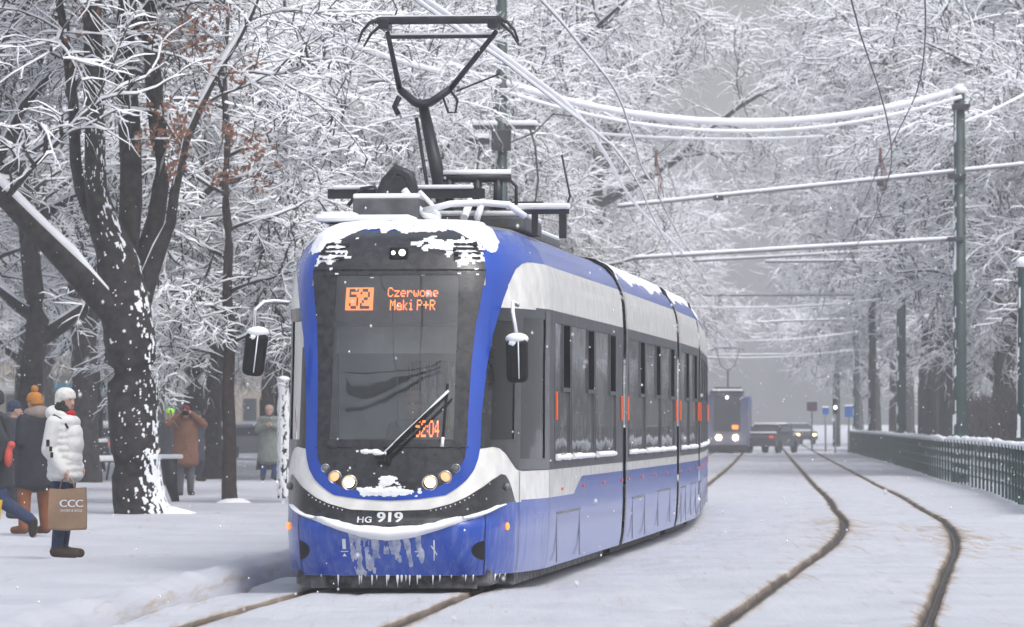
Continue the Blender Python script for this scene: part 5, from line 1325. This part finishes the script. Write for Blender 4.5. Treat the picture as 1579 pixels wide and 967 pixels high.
voxel('jacket_hood', cloth('white_hood', (0.68, 0.68, 0.66), 0.05), [((-0.10, 0, 1.47), (0.095, 0.13, 0.085)), ((-0.03, -0.10, 1.44), (0.10, 0.05, 0.06)), ((-0.03, 0.10, 1.44), (0.10, 0.05, 0.06)), ((0.075, -0.01, 1.26), (0.12, 0.17, 0.13)), ((0.085, -0.01, 1.16), (0.12, 0.17, 0.16)), ((0.07, -0.01, 1.02), (0.12, 0.18, 0.13))], 0.012, wj)
voxel('neck_warmer', cloth('dark_collar', (0.02, 0.02, 0.022)), [((0.02, -0.055, 1.50), (0.06, 0.05, 0.06)), ((-0.03, -0.07, 1.53), (0.05, 0.035, 0.06))], 0.010, wj)
b = MB(); b.tube([(-0.16, -0.16, 1.22), (-0.13, -0.19, 1.36), (-0.04, -0.185, 1.452), (0.05, -0.17, 1.40), (0.10, -0.17, 1.32)], 0.013, 6); b.build('backpack_strap', M['black'], wj)
b = MB(); b.box((-0.06, -0.315, 1.17), (0.035, 0.012, 0.07), bev=0.004); b.box((-0.03, -0.315, 1.11), (0.03, 0.012, 0.05), bev=0.004); b.box((-0.02, -0.31, 1.05), (0.03, 0.012, 0.055), bev=0.004); b.build('sleeve_badge', M['black'], wj)
# paper bag
M['kraft'] = mat('kraft_paper', (0.27, 0.175, 0.11), 0.8, var=0.12, vscale=5, bump=0.3, bscale=6)
bg = empty('paper_bag', (Wx + 0.055, Wy - 0.20, GZ + 0.30), 0.0); tag(bg, 'brown paper shopping bag with white letters held by the woman in the white jacket', 'bag')
b = MB(); P = []
for (z, w, dd) in ((0, 0.185, 0.05), (0.02, 0.19, 0.06), (0.20, 0.192, 0.062), (0.42, 0.185, 0.05)):
    P.append([(-w - 0.0, -dd, z + 0.0), (0, -dd - 0.006, z - 0.008), (w, -dd, z + 0.012 * (z > 0.1)), (w + 0.004, dd, z + 0.012 * (z > 0.1)), (0, dd, z), (-w, dd, z)])
b.grid(np.array(P), closed=True, smooth=False); b.add(P[0], [(5, 4, 3, 2, 1, 0)], 0, False); b.build('bag_body', M['kraft'], bg)
for s in (-1, 1):
    b = MB(); b.tube([(-0.08, s * 0.045, 0.40), (-0.055, s * 0.035, 0.50), (0.0, s * 0.02, 0.545), (0.055, s * 0.035, 0.50), (0.08, s * 0.045, 0.40)], 0.006, 6); b.build('handle', M['kraft'], bg)
def flat_text(txt, size, loc, m, name, parent, sx=1.0, bold=0.0):
    V, F = text_geo(txt, size); b = MB()
    for k, dx in enumerate((0,) if not bold else (-bold, 0, bold)): b.add([(loc[0] + v.x * sx + dx, loc[1] - 0.0003 * k, loc[2] + v.y) for v in V], F, 0, False)
    return b.build(name, m, parent)
flat_text('CCC', 0.105, (0.045, -0.0685, 0.265), M['lettering'], 'bag_lettering', bg, 1.1, 0.003)
flat_text('SHOES & BAGS', 0.034, (0.045, -0.0685, 0.195), M['lettering'], 'bag_small_lettering', bg)
flat_text('SINCE 1999', 0.024, (0.045, -0.0685, 0.155), M['lettering'], 'bag_small_lettering', bg) if False else None

person('person in a black parka with fur hood, orange bobble hat and rust trousers', px(55, 58.8), 58.8, GZ, 2.3, 1.76,
    J=dict(kl=(0.02, 0.15, 0.5), al=(0, 0.17, 0.09), tl=(0.15, 0.2, 0.035), kr=(0.0, -0.12, 0.5), ar=(-0.02, -0.14, 0.09), tr=(0.14, -0.17, 0.035), wl=(0.22, 0.15, 1.05), wr=(0.22, -0.15, 1.05)),
    jacket=(0.022, 0.024, 0.032), jlen=0.86, trousers=(0.22, 0.075, 0.030), hat=(0.42, 0.17, 0.035), hood=(0.22, 0.18, 0.155), boots=(0.16, 0.06, 0.03), fat=1.22, pom=True)
person('walker in dark clothes with one boot kicked back, cut off by the picture edge', px(-6, 53), 53, GZ, 3.0, 1.76,
    J=dict(kl=(-0.10, 0.10, 0.50), al=(-0.42, 0.10, 0.30), tl=(-0.46, 0.10, 0.13), kr=(0.20, -0.1, 0.52), ar=(0.22, -0.1, 0.09), tr=(0.38, -0.1, 0.04), pel=(0, 0, 0.92), wl=(-0.10, 0.30, 0.98), el=(-0.14, 0.27, 1.15)),
    jacket=(0.035, 0.038, 0.045), jlen=0.80, trousers=(0.025, 0.04, 0.09), hat=(0.03, 0.035, 0.05), fat=1.15, boots=(0.03, 0.026, 0.022))
sb = empty('shoulder_bag', (px(13, 52.7), 52.7, GZ + 1.02)); tag(sb, 'small pink and orange bag carried by the walker at the picture edge', 'bag')
voxel('pouch', cloth('pink_bag', (0.55, 0.09, 0.07)), [((0, 0, 0), (0.05, 0.06, 0.13)), ((0.03, 0, 0.12), (0.05, 0.05, 0.05))], 0.012, sb)
b = MB(); b.tube([(0, 0, 0.12), (-0.04, 0.05, 0.3), (-0.09, 0.08, 0.45)], 0.012, 6); b.build('strap', M['black'], sb)
yb = empty('shopping_bag', (px(0, 52.0), 52.0, GZ + 0.28)); tag(yb, 'bright yellow shopping bag at the picture edge near the kicked back boot', 'bag')
b = MB(); b.box((-0.09, 0, 0.13), (0.22, 0.12, 0.30), taper=0.8, ry=0.2); b.build('bag_body', cloth('yellow_bag', (0.70, 0.50, 0.02)), yb)
b = MB(); b.tube([(-0.14, 0, 0.27), (-0.12, 0, 0.40), (-0.08, 0, 0.27)], 0.006, 5); b.build('handle', M['black'], yb)
person('person in a navy hat and dark coat standing behind the black parka', px(20, 68), 68, GZ, 0.2, 1.70, jacket=(0.03, 0.032, 0.042), jlen=0.95, trousers=(0.03, 0.03, 0.04), hat=(0.025, 0.035, 0.075), fat=1.1)
person('person in a brown coat and maroon hat raising both arms to take a photo', px(286, 91), 91, GZ - 0.02, -1.35, 1.74,
    J=dict(el=(0.10, 0.34, 1.36), wl=(0.17, 0.10, 1.56), er=(0.10, -0.34, 1.36), wr=(0.17, -0.10, 1.56), hea=(0.02, 0, 1.585)),
    jacket=(0.17, 0.080, 0.048), jlen=0.84, trousers=(0.10, 0.10, 0.115), hat=(0.13, 0.015, 0.03), hair=(0.02, 0.015, 0.015), fat=1.16)
ph = empty('camera', (px(286, 90.7), 90.70, GZ + 1.58)); tag(ph, 'black camera held up to the face of the person in the brown coat', 'camera')
b = MB(); b.box((0, 0, 0), (0.14, 0.06, 0.09), bev=0.012); b.build('camera_body', M['black'], ph)
b = MB(); b.tube([(0, -0.02, 0), (0, -0.10, 0)], [0.036, 0.032], 14); b.build('lens', M['black'], ph)
person('person in a neon green hat half hidden behind the thick trunk', px(262, 104), 104, GZ, -1.4, 1.70, jacket=(0.05, 0.05, 0.06), jlen=0.8, trousers=(0.04, 0.045, 0.06), hat=(0.35, 0.85, 0.02), fat=1.1)
person('person in a light blue jacket walking behind the brown coat', px(319, 122), 122, GZ, -0.5, 1.74,
    J=dict(kl=(0.12, 0.1, 0.5), al=(0.10, 0.1, 0.1), tl=(0.25, 0.1, 0.04), kr=(-0.05, -0.1, 0.5), ar=(-0.25, -0.1, 0.12), tr=(-0.12, -0.1, 0.04)),
    jacket=(0.22, 0.36, 0.52), jlen=0.72, trousers=(0.035, 0.04, 0.055), hat=(0.30, 0.22, 0.20), fat=1.1)
person('person in a dark coat walking just behind the brown coat', px(303, 112), 112, GZ, -0.6, 1.66, J=dict(kl=(0.12, 0.1, 0.5), kr=(-0.05, -0.1, 0.5), ar=(-0.2, -0.1, 0.12), tr=(-0.07, -0.1, 0.04)), jacket=(0.03, 0.035, 0.05), jlen=0.9, trousers=(0.02, 0.025, 0.04), hat=(0.03, 0.03, 0.04))
person('person in a long grey green coat and beige hat looking at their hands', px(415, 113), 113, GZ, -1.5, 1.82,
    J=dict(el=(0.05, 0.25, 1.15), wl=(0.24, 0.07, 1.25), er=(0.05, -0.25, 1.15), wr=(0.24, -0.07, 1.25), hea=(0.06, 0, 1.585), hl=(0, 0.1, 0.9), al=(-0.02, 0.14, 0.09), tl=(0.15, 0.15, 0.035), ar=(-0.02, -0.14, 0.09), tr=(0.15, -0.15, 0.035)),
    jacket=(0.155, 0.175, 0.16), jlen=1.02, trousers=(0.03, 0.06, 0.17), hat=(0.38, 0.27, 0.22), scarf=(0.06, 0.06, 0.06), fat=1.16, coat_flare=1.4)
# the driver, sitting at the desk of the tram
dx, dy, dz = 0.06, 1.38, 0.60
drv, _ = person('tram driver with long fair hair and a pale hat seen through the windscreen', TRAM_X + dx * ca + dy * sa, TRAM_Y - dx * sa + dy * ca, dz - 0.50, -math.pi / 2 - TRAM_A, 1.70,
    J=dict(hl=(0, 0.09, 0.85), hr=(0, -0.09, 0.85), kl=(0.42, 0.12, 0.82), kr=(0.42, -0.12, 0.82), al=(0.45, 0.12, 0.42), ar=(0.45, -0.12, 0.42), tl=(0.60, 0.12, 0.36), tr=(0.60, -0.12, 0.36), pel=(0, 0, 0.88),
           el=(0.10, 0.24, 1.12), wl=(0.36, 0.16, 1.08), er=(0.10, -0.24, 1.12), wr=(0.36, -0.16, 1.08)),
    jacket=(0.10, 0.11, 0.13), jlen=0.5, trousers=(0.03, 0.03, 0.04), hair=(0.42, 0.33, 0.16), hat=(0.36, 0.22, 0.19))
# ------------------------------------------------------------------ the thick forked tree and the thin one in front
def poly_px(pts, d, n=14, yoff=None):
    """(px, py, width px, extra distance) -> x,y,z,r relative to the tree foot"""
    out = []
    for (u, v, w, e) in pts:
        dd = d + e; out.append((px(u, dd), dd, pz(v, dd), w / 2 / 7300 * dd))
    return resample(out, n)
def big_tree():
    d = 72.5; rng = np.random.default_rng(77); fx = px(213, d)
    t = empty('forked_tree', (fx, d, 0)); tag(t, 'thick dark forked tree trunk with wind blown snow on its side, nearest the pavement group', 'tree')
    off = np.array([fx, d, 0, 0])
    trunk = poly_px([(222, 800, 92, 0), (214, 786, 86, 0), (209, 740, 76, 0), (206, 650, 76, 0), (203, 560, 78, 0), (197, 500, 80, 0), (190, 440, 74, 0.1), (176, 385, 60, 0.2), (158, 345, 46, 0.2), (147, 290, 34, 0), (145, 200, 31, -0.2), (143, 100, 30, -0.3), (141, 0, 28, -0.4), (135, -150, 24, -0.6), (120, -350, 14, -1)], d, 34)
    limbs = [poly_px([(u, v, w * 0.74, e) for (u, v, w, e) in q_], d) for q_ in LIMBPX] if False else [poly_px([(190, 505, 44, 0), (160, 470, 46, -0.2), (112, 415, 44, -0.5), (60, 362, 38, -0.9), (0, 300, 34, -1.3), (-70, 235, 30, -1.6), (-150, 170, 22, -2), (-250, 120, 12, -2.5)], d),
             poly_px([(185, 430, 44, 0.3), (196, 380, 42, 0.6), (203, 300, 40, 0.9), (200, 200, 42, 1.1), (190, 100, 40, 1.3), (195, 0, 36, 1.5), (205, -200, 24, 1.6), (210, -380, 12, 2)], d),
             poly_px([(215, 470, 40, 0.1), (238, 400, 30, 0.2), (262, 350, 20, 0.2), (268, 300, 18, 0.3), (285, 220, 15, 0.5), (330, 120, 12, 0.6), (380, 40, 9, 0.8), (420, -60, 5, 1)], d),
             poly_px([(205, 440, 44, 0.6), (228, 380, 36, 0.8), (250, 300, 30, 1.0), (246, 230, 32, 1.0), (236, 140, 33, 1.0), (231, 50, 30, 1.0), (225, -60, 26, 1.0), (230, -300, 14, 1.0)], d),
             poly_px([(165, 370, 24, 0.2), (128, 320, 22, 0.3), (116, 250, 22, 0.2), (112, 160, 20, 0), (100, 60, 18, -0.3), (80, -60, 14, -0.5), (60, -200, 8, -1)], d)]
    tr = TreeMesh(); tk = (trunk - off); tr.limbs(tk[None, :, :3], tk[None, :, 3], rng, k=16, cap=False)
    L = np.stack([l - off for l in limbs]); L[:, :, 3] *= np.linspace(0.88, 0.72, L.shape[1])[None]; tr.limbs(L[:, :, :3], L[:, :, 3], rng, k=12, cap=True, capw=0.95, caph=0.14)
    o = bpy.data.objects.new('trunk', tr.mesh('trunk', [M['bark'], M['snow']])); COL.objects.link(o); o.parent = t
    cr = TreeMesh(); src = [l for l in L] + [resample(tk[14:], 14)]
    crown_from(rng, src, cr, None, 8, 9, 7, 3.2, 1.9, 0.75, t0=0.42, w=0.018, h=0.038)
    o = bpy.data.objects.new('crown', cr.mesh('crown')); COL.objects.link(o); o.parent = t
    # wind blown snow on the trunk
    b = MB(); zz = np.linspace(-0.05, 6.5, 900); an = np.linspace(0, 2 * math.pi, 190)
    A, Z = np.meshgrid(an, zz); cx = np.interp(Z, tk[:, 2], tk[:, 0]); cy = np.interp(Z, tk[:, 2], tk[:, 1]); r = np.interp(Z, tk[:, 2], tk[:, 3])
    c = np.exp(-((A - 5.75) / 0.70) ** 2) * 1.0 * (0.30 + np.exp(-((Z - 0.2) / 0.75) ** 2) * 0.55 + 0.25 * np.exp(-((Z - 4.1) / 0.5) ** 2)) + 0.13 * np.exp(-((A - 4.6) / 0.9) ** 2)
    n = fnoise(A * 11, Z * 12, 14, 3)
    f = 0.06 * (c * 0.72 - 0.93 + 1.05 * n); f = np.minimum(f, 0.02)
    P = np.stack([cx + np.cos(A) * (r * 1.05 + 0.003 + f.clip(0)), cy + np.sin(A) * (r * 1.05 + 0.003 + f.clip(0)), Z], -1)
    kp = np.maximum(f[1:, 1:], f[:-1, :-1]) > 0; b.grid(P, keep=kp.tolist()); b.build('trunk_snow', M['snow'], t)
    b = MB(); P = []
    for (rr, z) in ((0.72, 0.02), (0.60, 0.04), (0.50, 0.075), (0.42, 0.10), (0.3, 0.14)):
        P.append([(0.18 + rr * math.cos(a) * (1.15 if math.cos(a) > 0 else 0.62) * (1 + 0.12 * math.sin(3 * a)), rr * 0.7 * math.sin(a) + 0.05, z + (0.10 * max(0, math.cos(a)) * (rr < 0.7))) for a in np.linspace(0, 2 * math.pi, 26, endpoint=False)])
    b.grid(np.array(P), closed=True); b.build('foot_drift', M['snow'], t)
    # clusters of dead leaves
    b = MB(); r_ = random.Random(8); centres = []
    P = np.concatenate([x for x in cr.V]); 
    for (u, v, k) in ((285, 30, 10), (320, 80, 14), (250, 60, 10), (270, 200, 16), (300, 160, 10), (265, 245, 16), (352, 200, 12), (350, 260, 12), (375, 110, 10), (400, 250, 14), (395, 215, 10), (110, 90, 6), (330, 30, 10), (250, 160, 8), (240, 215, 12), (130, 15, 6)):
        for q in range(k):
            dd = d + r_.uniform(-1.5, 1.0); c = Vector((px(u + r_.gauss(0, 13), dd) - fx, dd - d, pz(v + r_.gauss(0, 16), dd)))
            for w in range(3):
                a = Vector((r_.gauss(0, 1), r_.gauss(0, 1), r_.gauss(0, 1))).normalized() * 0.06; e = a.orthogonal().normalized() * 0.036; g = c + Vector((r_.gauss(0, .05), r_.gauss(0, .05), r_.gauss(0, .06)))
                m_ = g + a.cross(e).normalized() * 0.012
                b.add([g - a, g + e, g + a, g - e, m_], [(0, 1, 4), (1, 2, 4), (2, 3, 4), (3, 0, 4)], 0, False)
    b.build('dead_leaves', M['dead_leaf'], t)['kind'] = 'stuff'
big_tree()
def thin_tree():
    d = 83; rng = np.random.default_rng(5); fx = px(352, d); t = empty('young_tree', (fx, d, 0)); tag(t, 'slim brown young tree with drooping snowy twigs between the thick trunk and the tram', 'tree')
    off = np.array([fx, d, 0, 0])
    tk = poly_px([(354, 778, 27, 0), (353, 760, 23, 0), (354, 680, 21, 0), (351, 600, 20, 0), (355, 520, 17, 0), (349, 450, 16, 0), (353, 370, 14, 0), (346, 300, 12, 0), (351, 210, 10, 0), (345, 120, 8, 0), (355, -50, 5, 0)], d, 30) - off
    tr = TreeMesh(); tr.limbs(tk[None, :, :3], tk[None, :, 3], rng, k=9, cap=False)
    limbs = []
    for i, (z0, az, L) in enumerate(((2.6, 2.9, 1.8), (2.9, 0.3, 1.6), (3.4, 3.5, 2.4), (3.8, -0.4, 2.2), (4.4, 2.6, 2.4), (4.9, 0.5, 2.2), (5.5, 3.6, 2.4), (6.2, -0.2, 2.4), (7.0, 2.9, 2))):
        p = np.array([0.0, 0, z0]); dd = np.array([math.cos(az), math.sin(az), 0.45]); pts = []
        for q in range(12):
            pts.append([*p, 0.035 * (1 - q / 13)]); p = p + dd / np.linalg.norm(dd) * L / 11; dd = dd + rng.normal(size=3) * 0.12 + np.array([0, 0, -0.08])
        limbs.append(np.array(pts))
    L = np.stack(limbs); tr.limbs(L[:, :, :3], L[:, :, 3], rng, k=6)
    o = bpy.data.objects.new('trunk', tr.mesh('trunk', [mat('young_bark', (0.040, 0.027, 0.024), 0.9, var=0.3, vscale=9, bump=0.5), M['snow']])); COL.objects.link(o); o.parent = t
    cr = TreeMesh(); crown_from(rng, limbs, cr, None, 8, 8, 6, 1.5, 1.0, 0.5, t0=0.12, w=0.020, h=0.036)
    o = bpy.data.objects.new('crown', cr.mesh('crown')); COL.objects.link(o); o.parent = t
    b = MB(); P = []
    for (rr, z) in ((0.34, 0.0), (0.26, 0.05), (0.18, 0.09), (0.1, 0.10)): P.append([(0.10 + rr * math.cos(a), rr * math.sin(a), z + 0.1) for a in np.linspace(0, 2 * math.pi, 20, endpoint=False)])
    b.grid(np.array(P), closed=True); b.build('foot_drift', M['snow'], t)
thin_tree()
# snow speckled post by the tram's left corner
t = empty('snowy_post', (px(437, 88), 88, 0)); tag(t, 'short dark post crusted with snow just left of the tram body', 'post')
b = MB(); b.tube([(0, 0, 0), (0, 0, 2.3)], [0.11, 0.09], 12); b.build('shaft', M['bark'], t)
b = MB(); A, Z = np.meshgrid(np.linspace(0, 2 * math.pi, 40), np.linspace(0, 2.3, 130)); f = 0.05 * (fnoise(A * 3, Z * 9, 3) - 0.45); r = 0.105 + f.clip(0)
b.grid(np.stack([np.cos(A) * r, np.sin(A) * r, Z], -1), keep=(np.maximum(f[1:, 1:], f[:-1, :-1]) > 0).tolist()); b.sphere((0, 0, 2.32), (0.13, 0.13, 0.07)); b.build('post_snow', M['snow'], t)

# ------------------------------------------------------------------ rows of trees
rs = random.Random(5)
TR_L = [(132, 111, 2, .9, 'dark trunk directly behind the black parka and the woman in white'), (292, 128, 0, 1, 'thick trunk behind the person in the brown coat'), (318, 118, 1, .8, 'leaning snow streaked trunk between the brown coat and the slim young tree'), (402, 140, 1, 1, 'tree with a snow filled fork behind the person in the long green coat'),
        (20, 95, 1, 1, 'snowy tree rising behind the walker at the picture edge'), (500, 175, 3, 1.15, 'crown right behind the top corner of the tram'), (585, 160, 2, 1.2, 'tree behind the pantograph, on its street side'),
        (640, 200, 0, 1.25, 'tree behind the lower arm of the pantograph'), (700, 185, 1, 1.25, 'tree standing right behind the tall pole by the pantograph'), (760, 235, 2, 1.3, 'hazy tree behind the switch box pole'), (850, 215, 3, 1.3, 'hazy tree above the second car of the tram'),
        (905, 262, 0, 1.3, 'hazy tree above the third car of the tram'), (940, 240, 1, 1.15, 'pale tree above the tail of the tram'), (985, 300, 2, 1.1, 'very pale tree beside the far tram'), (-60, 120, 0, 1, 'snowy tree whose crown hangs in at the upper picture edge'),
        (60, 150, 3, 1, 'tree in front of the beige house with tall shop windows'), (210, 180, 2, 1, 'tree in front of the grey house, hidden by the thick trunk'), (345, 205, 1, 1.1, 'far tree behind the slim young tree'), (430, 118, 3, 1, 'tree close behind the narrow blue sign post'),
        (-120, 85, 2, .9, 'tree beyond the picture edge whose limbs reach above the pavement'), (540, 250, 0, 1.2, 'faint tree far behind the roof snow of the tram'), (90, 200, 1, 1.1, 'faint tree before the house with the blue awning'), (250, 240, 3, 1.2, 'faint tree far behind the neon green hat'), (160, 135, 1, 1, 'tree behind the snowed up bench'),
        (470, 145, 2, 1.05, 'tree behind the blue corner of the tram front'), (1040, 380, 1, 1.0, 'palest tree just left of the gap of open sky'), (800, 300, 0, 1.4, 'tall faint tree far behind the tram roof'), (620, 130, 1, 1.0, 'tree whose fine crown fills the frame of the pantograph')]
for (u, d, p, s, lab) in TR_L:
    place_tree('linden_tree', TP[p], px(u, d), d, 0.05, rs.random() * 6.28, s * (0.95 + rs.random() * 0.1), lab, 'trees along the pavement')
TR_R = [(1470, 186, 1, 1.0, 'forked tree with a leaning snow covered limb behind the nearest tall pole'), (1690, 136, 3, 1.2, 'tree beyond the picture edge hanging snowy twigs over the fence'), (1650, 168, 0, 1.15, 'tree at the picture edge behind the hedge'), (1430, 210, 2, 1.2, 'tree between the first and the second pole of the fence side'),
        (1520, 225, 3, 1.2, 'tree behind the hedge, right of the nearest tall pole'), (1375, 255, 0, 1.25, 'tree behind the third pole of the fence side'), (1355, 320, 1, 1.2, 'hazy tree behind the far end of the fence'), (1605, 200, 2, 1.3, 'tall tree filling the upper picture corner'),
        (1480, 300, 1, 1.4, 'hazy tall tree behind the nearest tall pole'), (1700, 145, 0, 1.3, 'wide tree beyond the picture edge reaching over the tracks'), (1400, 345, 2, 1.4, 'pale tall tree far behind the second pole'), (1330, 420, 3, 1.2, 'palest tree right of the gap of open sky'),
        (1560, 330, 2, 1.4, 'pale tree far behind the hedge'), (1545, 200, 0, 1.25, 'tree reaching over the tracks above the span cable'), (1640, 142, 1, 1.0, 'tree close behind the hedge with low drooping twigs'), (1440, 260, 3, 1.3, 'hazy tree between the hedge and the second pole'), (1640, 260, 1, 1.4, 'tall hazy tree at the picture edge')]
for (u, d, p, s, lab) in TR_R:
    place_tree('maple_tree', TP[p], px(u, d), d, 0.0, rs.random() * 6.28, s * (0.95 + rs.random() * 0.1), lab, 'park trees behind the fence')
# wide old trees whose crowns close over the street
WIDE = make_tree(31, 21, 8.0, 0.42, 8, 0.75, kk=(11, 10, 7), reach=10.5)
WIDE2 = make_tree(35, 20, 8.5, 0.40, 8, 0.85, kk=(11, 10, 7), reach=10.0)
for (u, d, p, rz, s, lab) in ((1600, 158, WIDE, 0.4, 1.0, 'wide old park tree whose high crown arches over the street'), (690, 150, WIDE2, 2.0, 1.0, 'wide old pavement tree whose high crown arches over the tram'),
                         (900, 205, WIDE, 0.9, 1.15, 'wide hazy pavement tree whose crown closes over the middle of the street'), (1470, 215, WIDE2, 2.9, 1.2, 'wide hazy park tree whose crown closes over the middle of the street'), (740, 175, WIDE, 3.3, 1.1, 'wide tree whose high crown hangs behind the collector head'), (1545, 185, WIDE2, 1.2, 1.1, 'wide high tree behind the nearest tall pole')):
    place_tree('old_tree', p, px(u, d), d, 0.0, rz, s, lab, 'wide old trees arching over the street')

for (x, y, p, rz, lab) in ((-8.5, 6, WIDE2, 0.5, 'wide tree by the pavement beside the camera, mirrored in the windscreen'), (13.0, 16, WIDE, 2.2, 'wide park tree beside the camera, mirrored in the side windows')):
    place_tree('old_tree', p, x, y, 0.0, rz, 1.0, lab, 'wide old trees arching over the street')

# ------------------------------------------------------------------ falling snow
def flakes():
    rng = np.random.default_rng(4); n = 6000
    d = 14 + 110 * rng.random(n) ** 0.62; w = 0.13 * d + 1.5
    X = (rng.random(n) * 2 - 1) * w; Z = rng.random(n) * (0.11 * d + 2.2); r = 0.0045 + 0.007 * rng.random(n) ** 2
    base = np.array([(1, 0, 0), (-1, 0, 0), (0, 1, 0), (0, -1, 0), (0, 0, 1.4), (0, 0, -1.4)], float)
    V = (np.stack([X, d, Z], -1)[:, None, :] + base[None] * r[:, None, None]).reshape(-1, 3)
    tri = np.array([(0, 2, 4), (2, 1, 4), (1, 3, 4), (3, 0, 4), (2, 0, 5), (1, 2, 5), (3, 1, 5), (0, 3, 5)])
    F = (tri[None] + (np.arange(n) * 6)[:, None, None]).reshape(-1, 3)
    me = bpy.data.meshes.new('falling_snow'); me.vertices.add(len(V)); me.vertices.foreach_set('co', V.astype(np.float32).ravel())
    me.loops.add(len(F) * 3); me.loops.foreach_set('vertex_index', F.astype(np.int32).ravel()); me.polygons.add(len(F)); me.polygons.foreach_set('loop_start', np.arange(0, len(F) * 3, 3, dtype=np.int32))
    me.polygons.foreach_set('use_smooth', [True] * len(F)); me.materials.append(M['twig_snow']); me.update(calc_edges=True)
    o = bpy.data.objects.new('falling_snow', me); COL.objects.link(o); tag(o, 'small white snowflakes drifting through the air', kind='stuff')
flakes()
def build_haze():
    b = MB(); b.box((20, 150, 20), (760, 1100, 46))
    m = bpy.data.materials.new('haze'); m.use_nodes = True; nt = m.node_tree; nt.nodes.clear()
    o = nt.nodes.new('ShaderNodeOutputMaterial'); v = nt.nodes.new('ShaderNodeVolumePrincipled')
    v.inputs['Color'].default_value = (0.97, 0.98, 1.0, 1); v.inputs['Density'].default_value = HAZE_DENSITY; v.inputs['Anisotropy'].default_value = -0.2
    nt.links.new(v.outputs[0], o.inputs['Volume'])
    h = b.build('haze', m); tag(h, 'pale winter haze of falling snow', kind='stuff')
build_haze()
